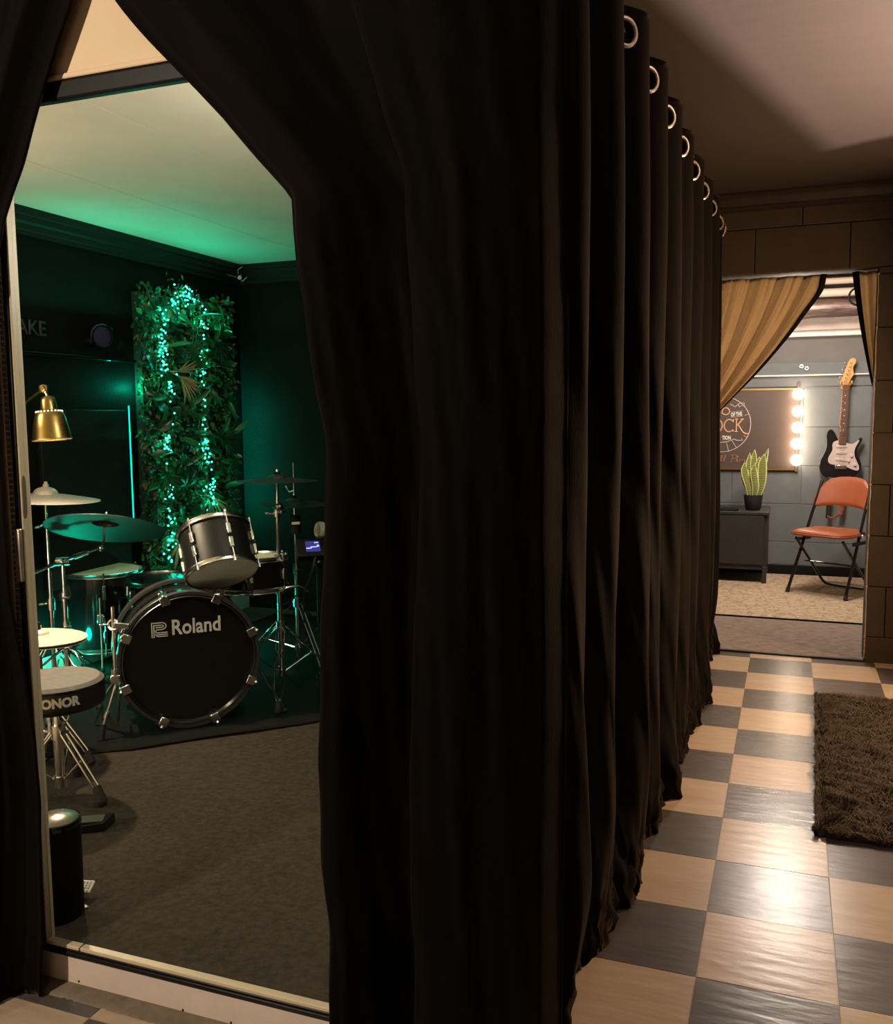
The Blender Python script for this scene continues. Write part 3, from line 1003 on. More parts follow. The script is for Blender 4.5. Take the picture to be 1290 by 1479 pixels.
# snake plant
px, py = -0.243, 7.02
pt_ = thing('snake_plant', 'potted snake plant with yellow edged leaves on the dark cabinet', 'plant', (px, py, CZT))
MB().lathe([(0.0, 0.001), (0.046, 0.001), (0.056, 0.012), (0.066, 0.10), (0.068, 0.112), (0.060, 0.112), (0.056, 0.095)], (px, py, CZT), n=36).build('pot', pot_m, pt_)
MB().lathe([(0.0, 0.100), (0.058, 0.096)], (px, py, CZT), n=24).build('soil', soil, pt_)
lv = [(-0.028, -0.01, 0.26, -0.34, 0.022, 0.3), (-0.012, 0.012, 0.33, -0.18, 0.022, 0.9), (0.006, -0.016, 0.245, 0.02, 0.020, -0.2), (0.022, 0.006, 0.30, 0.10, 0.021, 0.5),
      (0.034, -0.006, 0.32, 0.30, 0.024, -0.4), (-0.034, 0.012, 0.21, -0.42, 0.018, 0.8), (0.004, 0.02, 0.35, 0.0, 0.020, 0.1), (0.04, 0.016, 0.36, 0.33, 0.020, 1.0)]
for lx, ly, h, lean, wd, tw in lv:
    lf = MB()
    c0 = V((px + lx, py + ly, CZT + 0.09))

    def lp(u, w, k=1.0, back=0.0, lx=lx, h=h, lean=lean, wd=wd, tw=tw, c0=c0):
        a = tw + 0.9 * w
        ww = wd * k * (0.75 + 0.6 * math.sin(PI * min(1, w * 1.05) * 0.75)) * (1 - max(0, (w - 0.72) / 0.28) ** 2)
        s_ = (u - 0.5) * 2 * ww
        x = c0.x + lean * h * 0.42 * w + 0.008 * math.sin(6 * w + tw) + s_ * math.cos(a * 0.5)
        y = c0.y + s_ * math.sin(a * 0.5) + 0.006 * abs(u - 0.5) * 2 + back
        return (x, y, c0.z + h * w)
    L1 = MB().grid(lambda u, w: lp(0.13 + 0.74 * u, w), 6, 14).build('leaf', snake_m, pt_, solid=0.004, angle=180)
    MB().grid(lambda u, w: lp(0.15 * u, w), 2, 14).grid(lambda u, w: lp(0.85 + 0.15 * u, w), 2, 14).build('leaf_edge', snake_edge, L1, solid=0.004, angle=180)

# orange folding chair
o0 = V((0.186, 6.487, SZ + 0.0125))
cr, cb_ = V((0.864, -0.503, 0)).normalized(), V((0.503, 0.864, 0)).normalized()
cfm = lambda p: o0 + cr * p[0] + cb_ * p[1] + V((0, 0, p[2]))
ch = thing('folding_chair', 'black tubular folding chair with orange seat and backrest on the studio rug', 'chair', tuple(o0))
for sx in (-1, 1):
    pts = [cfm((sx * (0.204 - 0.030 * t), 0.36 * t, 0.006 + 0.74 * t)) for t in [i / 14 for i in range(15)]]
    MB().tube(pts, 0.0105, 10).build('front_leg', black_gloss, ch)
    MB().cyl(cfm((sx * 0.205, -0.002, 0)), cfm((sx * 0.203, 0.010, 0.03)), 0.0135, n=12).build('foot_cap', rubber, ch)
    MB().box(-0.004, -0.10, -0.012, 0.004, 0.08, 0.012, fr=frame(cfm((sx * 0.196, 0.19, 0.355)), cr, cb_)).build('hinge_plate', black_gloss, ch)
    MB().sph(tuple(cfm((sx * 0.203, 0.20, 0.40))), 0.013, 10, 8).build('hinge_knob', chrome, ch)
# rear U leg: from under the seat front down to the floor behind
up_ = []
for t in range(12):
    k = t / 11
    up_.append((-0.165, 0.02 + 0.34 * k, 0.375 - 0.31 * k))
up_ += [(-0.160, 0.385, 0.036), (-0.145, 0.402, 0.018), (-0.115, 0.41, 0.0115)]
pts = up_ + [(-x, y, z) for x, y, z in up_[::-1]]
MB().tube([cfm(p) for p in pts], 0.0095, 10).build('rear_leg', black_gloss, ch)
MB().tube([cfm((-0.182, 0.17, 0.20)), cfm((0.182, 0.17, 0.20))], 0.006, 8).build('stretcher', black_gloss, ch)


def seat_fn(u, w, top=True):
    a = u * 2 - 1
    b_ = w * 2 - 1
    n_ = 4.0
    k = (abs(a) ** n_ + abs(b_) ** n_) ** (1 / n_)
    mx_ = max(abs(a), abs(b_))
    if k > 1e-6:
        a, b_ = a * mx_ / k, b_ * mx_ / k
    e_ = max(0.0, 1 - mx_ ** 6) ** 0.5
    dip = 0.010 * math.exp(-(a * a + (b_ - 0.1) ** 2) / 0.18)
    x, y = a * 0.198 * (1 - 0.06 * b_), 0.155 + b_ * 0.192
    return cfm((x, y, 0.402 + ((0.018 * e_ + 0.016 - dip) if top else -0.006 * e_)))


MB().grid(seat_fn, 28, 28).build('seat', orange, ch, angle=180)
MB().grid(lambda u, w: seat_fn(1 - u, w, False), 12, 12).build('seat_pan', black_matte, ch, angle=180)
pl_ = [seat_fn(0.5 + 0.5 * math.cos(t), 0.5 + 0.5 * math.sin(t)) for t in [0]]
rim = []
for k in range(48):
    t = 2 * PI * k / 48
    a, b_ = math.cos(t), math.sin(t)
    mxx = max(abs(a), abs(b_))
    rim.append(V(seat_fn(0.5 + 0.5 * a / mxx, 0.5 + 0.5 * b_ / mxx)) + V((0, 0, -0.012)))
MB().tube(rim, 0.008, 8, True).build('piping', orange, ch, angle=180)
# padded backrest, arched top and hollowed lower edge
BT = [( -1.0, 0.0), (-0.93, 0.055), (-0.80, 0.105), (-0.6, 0.140), (-0.3, 0.152), (0, 0.155), (0.3, 0.152), (0.6, 0.140), (0.80, 0.105), (0.93, 0.055), (1.0, 0.0)]


def back_fn(u, w, side):
    a = (u * 2 - 1)
    top = 0.622 + lerp(BT, a)
    bot = 0.565 + 0.028 * math.cos(a * PI / 2) ** 1.0 - 0.010 * (1 - abs(a))
    if abs(a) > 0.97:
        bot += (abs(a) - 0.97) * 0.6
    z = bot + (top - bot) * w
    e_ = max(0, 1 - max(abs(a), abs(w * 2 - 1)) ** 7) ** 0.5
    lean = 0.36 * z / 0.74
    return cfm((a * 0.196, lean - 0.004 + 0.030 * (1 - a * a) + side * (0.012 * e_ + 0.004), z))


MB().grid(lambda u, w: back_fn(u, w, -1), 40, 14).grid(lambda u, w: back_fn(1 - u, w, 1), 40, 14).build('backrest', orange, ch, angle=180)

# sign board with row of bulbs
sg = thing('sign_board', 'brown sign board with round emblem on the studio wall behind the plant', 'sign', (-0.43, YS - 0.01, 1.0))
SX0, SX1, SZ0, SZ1 = -1.16, 0.035, 1.003, 1.606
MB().box(SX0, YS - 0.022, SZ0, SX1, YS + 0.001, SZ1).build('board', sign_m, sg, bevel=0.002)
MB().box(SX0, YS - 0.026, SZ1 - 0.004, SX1, YS - 0.001, SZ1 + 0.006).build('frame_edge', gold, sg)
MB().box(SX0, YS - 0.026, SZ0 - 0.006, SX1, YS - 0.001, SZ0 + 0.004).build('frame_edge', gold, sg)
ys = YS - 0.0225
sf = lambda x0, z0, rot=0.0: frame((x0, ys, z0), (math.cos(rot), 0, math.sin(rot)), (-math.sin(rot), 0, math.cos(rot)), (0, -1, 0))
em = MB()
ECX, ECZ, ER = -0.500, 1.345, 0.212
em.torus((ECX, ys - 0.001, ECZ), (0, 1, 0), ER, 0.0030, 72, 5)
em.build('emblem_ring', sign_pale, sg)


def strokes(name, lines, r, mt, parent=sg):
    if name != 'letter' and len(lines) > 1:
        return [strokes(name, [ln], r, mt, parent) for ln in lines]
    b_ = MB()
    for ln in lines:
        b_.tube([(x, ys - 0.001, z) for x, z in ln], r, 5)
    return b_.build(name, mt, parent)


def arcp(cx_, cz_, rx, rz, a0, a1, n=18):
    return [(cx_ + rx * math.cos(math.radians(a0 + (a1 - a0) * i / n)), cz_ + rz * math.sin(math.radians(a0 + (a1 - a0) * i / n))) for i in range(n + 1)]


# rays between the ring and the lettering
ry = []
for a in (-95, -75, -58, -28, 22, -112):
    ry.append([(ECX + ER * math.cos(math.radians(a)), ECZ + ER * math.sin(math.radians(a))), (ECX + ER * (0.86 if a in (22, -28) else 0.68) * math.cos(math.radians(a)), ECZ + ER * (0.86 if a in (22, -28) else 0.68) * math.sin(math.radians(a)))])
strokes('emblem_rays', ry, 0.0022, sign_pale)
# ribbon shapes above and below the words
strokes('ribbon', [[(-0.44, 1.500), (-0.405, 1.478), (-0.372, 1.505), (-0.340, 1.508), (-0.338, 1.475), (-0.355, 1.490), (-0.372, 1.476), (-0.385, 1.500)],
                   [(-0.55, 1.215), (-0.50, 1.205), (-0.45, 1.214), (-0.41, 1.232), (-0.385, 1.222), (-0.345, 1.220), (-0.352, 1.236)]], 0.0030, sign_pale)
# large serif letters O C K, the last with a swash, and the curl above
strokes('letter', [arcp(-0.532, 1.335, 0.036, 0.047, 0, 360, 30), ], 0.0058, copper)
strokes('letter', [arcp(-0.446, 1.335, 0.036, 0.047, 42, 318, 26), [(-0.417, 1.362), (-0.416, 1.384)], [(-0.417, 1.306), (-0.416, 1.290)]], 0.0055, copper)
strokes('letter', [[(-0.392, 1.290), (-0.392, 1.384)], [(-0.403, 1.384), (-0.380, 1.384)], [(-0.403, 1.289), (-0.380, 1.289)], [(-0.388, 1.332), (-0.350, 1.383)], [(-0.360, 1.384), (-0.338, 1.384)],
                   [(-0.380, 1.343), (-0.360, 1.310), (-0.342, 1.283), (-0.320, 1.271), (-0.296, 1.274)]], 0.0050, copper)
strokes('letter_curl', [arcp(-0.472, 1.445, 0.027, 0.026, 200, -130, 22) + [(-0.505, 1.432)]], 0.0050, copper)
MB().text('OF THE', 0.040, sf(-0.392, 1.409, 0.10), 0.0015, off=0.0014, xs=0.60).build('small_words', studio_white, sg)
strokes('rule', [[(-0.436, 1.398), (-0.345, 1.408)], [(-0.433, 1.440), (-0.345, 1.450)]], 0.0013, sign_pale)
MB().text('TION', 0.040, sf(-0.430, 1.229, 0.0), 0.0015, off=0.0016, xs=0.66, align='RIGHT').build('small_words', studio_white, sg)
# script line under the emblem: ll Plan
zb = 1.058
sc_ = []
for x in (-0.510, -0.486):
    sc_.append([(x, zb), (x + 0.018, zb + 0.034), (x + 0.024, zb + 0.050), (x + 0.014, zb + 0.050), (x + 0.008, zb + 0.020), (x + 0.010, zb + 0.002), (x + 0.022, zb + 0.006)])
sc_.append([(-0.428, zb - 0.006), (-0.412, zb + 0.044), (-0.425, zb + 0.046)])
sc_.append([(-0.425, zb + 0.046), (-0.395, zb + 0.054), (-0.384, zb + 0.040), (-0.398, zb + 0.024), (-0.417, zb + 0.022)])
sc_.append([(-0.392, zb), (-0.372, zb + 0.046), (-0.380, zb + 0.046), (-0.382, zb + 0.010), (-0.374, zb)] + [(-0.362, zb + 0.008), (-0.352, zb + 0.022), (-0.362, zb + 0.018), (-0.362, zb + 0.002), (-0.350, zb + 0.010), (-0.346, zb + 0.020),
            (-0.344, zb + 0.002), (-0.332, zb + 0.018), (-0.326, zb + 0.018), (-0.324, zb + 0.002), (-0.312, zb + 0.006)])
strokes('script_words', sc_, 0.0030, script_m)
bx_ = [(0.041, 1.566), (0.042, 1.441), (0.042, 1.320), (0.041, 1.199), (0.042, 1.076)]
vs_ = thing('vanity_light', 'vertical strip of five lit round bulbs at the right edge of the brown sign', 'light', (0.042, YS - 0.02, 1.0))
MB().box(0.035, YS - 0.018, 0.985, 0.058, YS + 0.001, 1.650).build('strip', sign_m, vs_, bevel=0.003)
for x, z in bx_:
    MB().cyl((x + 0.008, YS - 0.018, z), (x + 0.008, YS - 0.036, z), 0.014, 0.012, 14).build('socket', sign_m, vs_)
    MB().sph((x + 0.005, YS - 0.070, z), 0.041, 20, 14).build('bulb', bulb_warm, vs_)

# electric guitar on a wall hanger
gx = 0.352
gf = lambda d: frame((gx, YS - 0.065 - d, 0.934), (1, 0, 0), (0.022, 0, 1), (0, -1, 0))
gt = thing('electric_guitar', 'small black electric guitar with pale pickguard hanging on the studio wall', 'guitar', (gx, YS - 0.06, 0.934))
body = [(-0.02, 0.000), (0.04, 0.002), (0.085, 0.018), (0.120, 0.048), (0.137, 0.085), (0.135, 0.125), (0.118, 0.160), (0.103, 0.188), (0.100, 0.215), (0.108, 0.242),
        (0.122, 0.268), (0.134, 0.296), (0.130, 0.316), (0.116, 0.312), (0.102, 0.290), (0.085, 0.272), (0.062, 0.263), (0.036, 0.268), (0.030, 0.285), (-0.022, 0.295), (-0.034, 0.300),
        (-0.042, 0.322), (-0.058, 0.352), (-0.076, 0.372), (-0.094, 0.372), (-0.108, 0.352), (-0.112, 0.322), (-0.108, 0.285), (-0.106, 0.250), (-0.112, 0.215), (-0.128, 0.178),
        (-0.143, 0.140), (-0.150, 0.100), (-0.142, 0.060), (-0.120, 0.028), (-0.080, 0.006)]


def chaikin(p, n=2):
    for _ in range(n):
        q = []
        for i in range(len(p)):
            a, b_ = p[i], p[(i + 1) % len(p)]
            q += [(0.75 * a[0] + 0.25 * b_[0], 0.75 * a[1] + 0.25 * b_[1]), (0.25 * a[0] + 0.75 * b_[0], 0.25 * a[1] + 0.75 * b_[1])]
        p = q
    return p


MB().prism(chaikin(body), gf(0), -0.018, 0.018).build('body', guitar_black, gt, bevel=0.006)
guard = [(-0.052, 0.290), (-0.070, 0.262), (-0.062, 0.225), (-0.078, 0.190), (-0.092, 0.160), (-0.090, 0.128), (-0.066, 0.112), (-0.030, 0.112), (0.005, 0.108), (0.045, 0.092),
         (0.090, 0.072), (0.118, 0.070), (0.124, 0.092), (0.108, 0.130), (0.088, 0.170), (0.082, 0.215), (0.092, 0.248), (0.106, 0.274), (0.114, 0.292), (0.106, 0.295), (0.090, 0.278), (0.064, 0.262), (0.026, 0.272), (0.022, 0.292)]
MB().prism(chaikin(guard), gf(0.018), 0, 0.003).build('pickguard', guitar_white, gt)
for zz, rr in ((0.246, 0.0), (0.200, 0.0), (0.148, -0.16)):
    f_ = gf(0.021)
    MB().box(-0.040, zz - 0.009 + rr * 0.0, 0, 0.034, zz + 0.009, 0.006, fr=lambda p, f_=f_, zz=zz, rr=rr: f_((p[0], p[1] + rr * p[0], p[2]))).build('pickup', guitar_white, gt, bevel=0.003)
for x, z in ((0.048, 0.142), (0.092, 0.112), (0.066, 0.178)):
    MB().lathe([(0, 0.012), (0.009, 0.012), (0.012, 0.0)], gf(0.021)((x, z, 0)), (0, -1, 0), 16).build('knob', guitar_white, gt)
MB().box(-0.042, 0.080, 0, 0.036, 0.108, 0.008, fr=gf(0.018)).build('bridge', chrome, gt, bevel=0.002)
nk = MB()
nk.prism([(-0.028, 0.27), (0.026, 0.27), (0.021, 0.70), (-0.021, 0.70)], gf(0.012), 0, 0.014)
nk.build('neck', maple, gt, bevel=0.003)
fb_ = MB().prism([(-0.027, 0.26), (0.025, 0.26), (0.020, 0.695), (-0.020, 0.695)], gf(0.026), 0, 0.005).build('fretboard', rosewood, gt)
fr_ = MB()
for k in range(1, 21):
    z = 0.695 - 0.58 * (1 - 2 ** (-k / 12.0))
    w_ = 0.020 + 0.006 * (0.695 - z) / 0.43
    fr_.box(-w_, z - 0.0008, 0.005, w_, z + 0.0008, 0.0065, fr=gf(0.026))
fr_.build('fret', chrome, gt, kind='stuff')
iv_ = MB()
for k in (3, 5, 7, 9, 12, 15):
    z = 0.695 - 0.58 * (1 - 2 ** (-(k - 0.5) / 12.0))
    iv_.lathe([(0, 0.0008), (0.005, 0.0008), (0.005, 0)], gf(0.031)((0, z, 0)), (0, -1, 0), 10)
iv_.build('inlay', sign_pale, gt, kind='stuff')
hd = [(-0.021, 0.695), (-0.030, 0.715), (-0.030, 0.735), (-0.018, 0.780), (0.000, 0.840), (0.012, 0.872), (0.030, 0.888), (0.050, 0.884), (0.060, 0.866), (0.056, 0.846), (0.044, 0.832), (0.040, 0.812),
      (0.046, 0.790), (0.050, 0.768), (0.040, 0.752), (0.030, 0.738), (0.024, 0.716), (0.020, 0.695)]
MB().prism(chaikin(hd, 1), gf(0.012), 0, 0.013).build('headstock', maple, gt, bevel=0.002)
for k in range(6):
    x, z = -0.034 + 0.0072 * k, 0.722 + 0.0265 * k
    MB().cyl(gf(0.016)((x + 0.006, z, 0)), gf(0.016)((x - 0.012, z + 0.004, 0)), 0.0032, n=8).sph(tuple(gf(0.016)((x - 0.016, z + 0.005, 0))), 0.007, 8, 6).build('tuning_peg', chrome, gt)
    MB().cyl(gf(0.025)((x + 0.022, z - 0.004, 0)), gf(0.025)((x + 0.022, z - 0.004, 0.008)), 0.0035, n=8).build('string_post', dark_chrome, gt)
st_ = MB()
for k in range(6):
    x = -0.015 + 0.006 * k
    st_.tube([gf(0.033)((x * 1.4, 0.10, 0.002)), gf(0.033)((x, 0.695, 0.001)), gf(0.033)((-0.010 + 0.0085 * k, 0.722 + 0.0265 * k, 0.001))], 0.0005, 4)
st_.build('strings', chrome, gt, kind='stuff')
# strap hanging below
sp = MB()
sp.grid(lambda u, w: gf(0.03)((-0.085 + 0.035 * u, 0.02 - 0.305 * w, 0.004 * math.sin(5 * w))), 3, 20)
sp.build('strap', strap_dark, gt, solid=0.003)
sp = MB()
sp.grid(lambda u, w: gf(0.01)((-0.012 + 0.040 * u + 0.015 * math.sin(2.4 * w) - 0.05 * max(0, w - 0.8), 0.02 - 0.29 * w, -0.004 + 0.008 * math.sin(7 * w))), 3, 24)
sp.build('strap', strap_m, gt, solid=0.003, label='brown leather strap tail')
MB().grid(lambda u, w: gf(0.022)((-0.085 + 0.085 * w, -0.272 - 0.020 * math.sin(PI * w) + 0.016 * u, 0.010 * math.sin(PI * w))), 3, 16).build('strap', strap_m, gt, solid=0.003, label='brown leather strap loop')
hg = thing('guitar_hanger', 'small wooden wall hanger holding the guitar by its headstock', 'hanger', (0.37, YS - 0.03, 1.64))
MB().box(0.338, YS - 0.014, 1.60, 0.402, YS + 0.012, 1.69).build('plate', maple, hg, bevel=0.004)
for sx in (-1, 1):
    MB().tube([(0.369 + sx * 0.010, YS - 0.014, 1.638), (0.369 + sx * 0.036, YS - 0.045, 1.634), (0.369 + sx * 0.036, YS - 0.105, 1.640), (0.369 + sx * 0.036, YS - 0.112, 1.655)], 0.0065, 8).build('arm', maple, hg)

XF[0] = None
# ------------------------------------------------------------------ drum room: mat and kit
dm = MB()
FRONT = [(-3.45, 2.36), (-3.0, 2.52), (-2.705, 2.685), (-2.526, 2.812), (-2.40, 2.90), (-2.288, 3.035), (-2.10, 3.20), (-1.935, 3.375), (-1.871, 3.45), (-1.60, 3.72), (-1.2, 4.1)]


def mat_pt(u, w):
    x = -3.24 + 2.0 * u
    yf = lerp(FRONT, x) + 0.006 * noise1(x * 9, 2)
    y = yf + (5.30 - yf) * w
    z = ZF + 0.004 + (0.010 * (0.5 + 0.5 * noise1(x * 6, 5)) * smoothstep(0.05, 0.0, w)) 
    return (x, y, max(z, ZF + 0.003))


dm.grid(mat_pt, 70, 40)
tag(dm.build('drum_mat', drum_mat_m, loc=(-2.6, 4.0, ZF), solid=0.005), 'black drum mat with a wavy front edge under the whole drum kit', 'mat')
ZM = ZF + 0.0085


def drum(name, label, top, axis, R, H, nl=6, shell=black_gloss, head=head_pale, bottom=head_grey, phase=0.3, hoop=chrome, cat='drum', lug_len=0.05, bottom_hoop=True):
    ax = V(axis).normalized()
    top = V(top)
    t = thing(name, label, cat, tuple(top - ax * H))
    bot = top - ax * H
    MB().lathe([(R * 0.985, 0.008), (R * 0.985, H - 0.008)], bot, ax, 48).build('shell', shell, t)
    MB().lathe([(0, H - 0.004), (R * 0.99, H - 0.005), (R * 1.015, H - 0.012)], bot, ax, 48).build('batter_head', head, t)
    MB().lathe([(R * 1.015, 0.012), (R * 0.99, 0.005), (0, 0.004)], bot, ax, 48).build('resonant_head', bottom, t)
    for h0 in ((H - 0.022, 0.0) if bottom_hoop else (H - 0.022,)):
        MB().lathe([(R * 1.005, h0 + 0.003), (R * 1.03, h0), (R * 1.055, h0 + 0.003), (R * 1.035, h0 + 0.006), (R * 1.035, h0 + 0.018), (R * 1.05, h0 + 0.022), (R * 1.025, h0 + 0.025), (R * 1.01, h0 + 0.020), (R * 1.005, h0 + 0.003)], bot, ax, 56).build('hoop', hoop, t)
    a, b = perp(ax)
    for k in range(nl):
        th = 2 * PI * k / nl + phase
        d = a * math.cos(th) + b * math.sin(th)
        s_ = ax.cross(d)
        rods = MB()
        p = bot + d * R * 1.045
        rods.cyl(p + ax * (H * 0.5 + lug_len * 0.2), p + ax * (H + 0.004), 0.0032, n=6).cyl(p + ax * 0.0, p + ax * (H * 0.5 - lug_len * 0.2), 0.0032, n=6)
        rods.cyl(p + ax * (H - 0.004), p + ax * (H + 0.010), 0.006, n=6).cyl(p + ax * 0.006, p - ax * 0.008, 0.006, n=6)
        rods.build('tension_rod', hoop, t)
        for hh in ((H - 0.055 - lug_len * 0.5, 0.055 + lug_len * 0.5) if H > 0.19 else (H * 0.5,)):
            c = bot + d * R * 0.985 + ax * hh
            MB().box(-0.010, -lug_len / 2, 0, 0.010, lug_len / 2, 0.016, fr=frame(c, s_, ax, d)).build('lug', chrome, t, bevel=0.004)
    return t, bot, ax, a, b


# bass drum
kc = V((-2.362, 3.172, 0.406))
kn = V((0.690, -0.724, 0)).normalized()
kr = V((0.724, 0.690, 0)).normalized()
ku = V((0, 0, 1))
kick = thing('bass_drum', 'black bass drum standing on its side on the drum mat, logo on front head', 'drum', (kc.x, kc.y, ZM))
hoop_m = mat('hoop_black', (0.035, 0.034, 0.032), 0.3)
KR = 0.296
MB().lathe([(0.272, -0.33), (0.274, -0.02)], kc, kn, 64).build('shell', black_gloss, kick)
MB().lathe([(0.282, -0.004), (0.270, 0.004), (0.262, -0.006), (0, -0.008)], kc, kn, 64).build('front_head', black_head, kick)
MB().lathe([(0, -0.335), (0.272, -0.332)], kc, kn, 48).build('rear_head', black_matte, kick)
for h0 in (-0.030, -0.35):
    MB().lathe([(0.278, h0), (0.293, h0), (0.296, h0 + 0.004), (0.296, h0 + 0.036), (0.293, h0 + 0.040), (0.280, h0 + 0.040), (0.278, h0 + 0.036), (0.278, h0)], kc, kn, 72).build('hoop', hoop_m, kick)
MB().torus(kc + kn * 0.010, kn, 0.272, 0.0035, 72, 6).build('head_ring', dark_chrome, kick)
kf = frame(kc + kn * -0.0055, kr, ku, kn)
for k in range(8):
    th = math.radians(20 + 45 * k)
    d = kr * math.cos(th) + ku * math.sin(th)
    s_ = kn.cross(d)
    c = kc + d * 0.289
    cw = MB()
    cw.box(-0.019, -0.030, 0.0, 0.019, 0.010, 0.014, fr=frame(c + kn * 0.010, s_, d, kn))
    cw.box(-0.012, 0.004, -0.03, 0.012, 0.014, 0.012, fr=frame(c + kn * 0.010, s_, d, kn))
    cw.build('claw', chrome, kick, bevel=0.003)
    MB().cyl(c + d * 0.012 + kn * 0.022, c + d * 0.010 - kn * 0.13, 0.0038, n=8).sph(tuple(c + d * 0.012 + kn * 0.026), 0.008, 8, 6).build('tension_rod', chrome, kick)
    MB().box(-0.012, -0.035, 0, 0.012, 0.035, 0.018, fr=frame(kc + d * 0.273 - kn * 0.16, s_, kn, d)).build('lug', chrome, kick, bevel=0.004)
# logo: emblem of nested bands and the word
lw_ = kf
MB().text('Roland', 0.090, frame(kc + kn * -0.0055 - kr * 0.072 + ku * 0.113, kr, ku, kn), 0.0012, off=0.0018, align='LEFT', xs=0.82).build('logo_word', letter, kick)


def band(pts, w):
    b_ = MB()
    f_ = frame(kc + kn * -0.0050 - kr * 0.152 + ku * 0.108, kr, ku, kn)
    for i in range(len(pts) - 1):
        p, q = V((*pts[i], 0)), V((*pts[i + 1], 0))
        d = (q - p).normalized()
        n_ = V((-d.y, d.x, 0)) * w
        e_ = d * w * 0.9
        b_.add([f_(p - n_ - e_), f_(q - n_ + e_), f_(q + n_ + e_), f_(p + n_ - e_)], [(0, 1, 2, 3)])
    return b_


for ln in ([(0.003, 0.0), (0.003, 0.060), (0.046, 0.060), (0.056, 0.056), (0.061, 0.046), (0.056, 0.036), (0.046, 0.031), (0.024, 0.031), (0.018, 0.027), (0.018, 0.022), (0.024, 0.018), (0.064, 0.018)],
           [(0.011, 0.0), (0.011, 0.050), (0.046, 0.050), (0.050, 0.046), (0.046, 0.041), (0.020, 0.041), (0.020, 0.040)],
           [(0.018, 0.012), (0.022, 0.004), (0.030, 0.002), (0.064, 0.002)], [(0.026, 0.010), (0.064, 0.010)]):
    band(ln, 0.0022).build('logo_emblem', letter, kick)
# spur on the right of the bass drum
sp0 = kc + kr * 0.285 - ku * 0.06 - kn * 0.06
sp1 = V((-2.085, 3.47, ZM + 0.012))
MB().tube([sp0, sp0 + (sp1 - sp0) * 0.55], 0.007, 8).tube([sp0 + (sp1 - sp0) * 0.5, sp1], 0.0045, 8).build('spur', chrome, kick)
MB().sph(tuple(sp1), 0.013, 10, 8).build('spur_tip', rubber, kick)
sp0 = kc - kr * 0.285 - ku * 0.10 - kn * 0.04
MB().tube([sp0, V((-2.63, 3.02, ZM + 0.012))], 0.006, 8).build('spur', chrome, kick)

# toms, snare and floor tom
tom_ax = (-0.44, 0.36, 0.88)
tom, tb, tax, ta, tbb = drum('tom_drum', 'tilted black rack tom above the bass drum, grey underside showing', (-2.372, 3.388, 0.940), tom_ax, 0.152, 0.225, 6, black_sparkle, head_pale, head_grey, phase=0.62)
mid = tb + tax * 0.11
mnt = MB()
mnt.tube([mid - tax * 0.05 + V((-0.05, 0.13, -0.02)), V((-2.45, 3.40, 0.72)), V((-2.45, 3.40, 0.69))], 0.010, 8)
mnt.build('mount_arm', chrome, tom)
drum('tom_drum', 'level black tom half hidden behind the tilted rack tom', (-2.385, 3.70, 0.772), (-0.03, 0.02, 1), 0.165, 0.165, 6, black_gloss, head_pale, black_matte, phase=0.1)
drum('snare_drum', 'shallow black drum between the floor tom and the bass drum', (-3.02, 3.84, 0.61), (0.03, -0.02, 1), 0.165, 0.14, 8, black_gloss, black_head, black_matte, phase=0.2, hoop=dark_chrome)
ft, fbot, fax, fa, fb2 = drum('floor_tom', 'tall black floor tom with pale head standing at the left of the bass drum', (-3.475, 3.925, 0.620), (0.02, -0.01, 1), 0.205, 0.42, 6, black_gloss, head_pale, black_matte, phase=0.18, lug_len=0.075)
for k in range(3):
    th = 2 * PI * k / 3 - 0.9
    d = V((math.cos(th), math.sin(th), 0))
    p = fbot + d * 0.232
    MB().tube([p + V((0, 0, 0.30)), p + V((0, 0, 0.02)), p + d * 0.02 + V((0, 0, -0.06)), V((p.x + d.x * 0.03, p.y + d.y * 0.03, ZM + 0.014))], 0.0055, 8).build('leg', chrome, ft)
    MB().sph((p.x + d.x * 0.03, p.y + d.y * 0.03, ZM + 0.014), 0.014, 10, 8).build('rubber_foot', rubber, ft)
    MB().box(-0.018, -0.022, 0, 0.018, 0.022, 0.03, fr=frame(fbot + d * 0.205 + V((0, 0, 0.19)), V((-d.y, d.x, 0)), (0, 0, 1), d)).build('leg_bracket', chrome, ft, bevel=0.004)


x, y = -3.02, 3.84
t = thing('snare_stand', 'low chrome stand with basket arms under the shallow snare drum', 'stand', (x, y, ZM))
MB().cyl((x, y, 0.16), (x, y, 0.40), 0.011, n=14).build('tube', chrome, t)
for k in range(3):
    th = 2 * PI * k / 3 + 0.4
    d = V((math.cos(th), math.sin(th), 0))
    MB().tube([V((x, y, 0.39)) + d * 0.01, V((x, y, 0.435)) + d * 0.09, V((x, y, 0.462)) + d * 0.182, V((x, y, 0.490)) + d * 0.188], 0.006, 8).build('basket_arm', chrome, t)
    MB().tube([V((x, y, 0.30)) + d * 0.012, V((x, y, ZM + 0.012)) + d * 0.20], 0.0055, 8).build('leg', chrome, t)
    MB().sph(tuple(V((x, y, ZM + 0.014)) + d * 0.205), 0.013, 10, 8).build('rubber_foot', rubber, t)


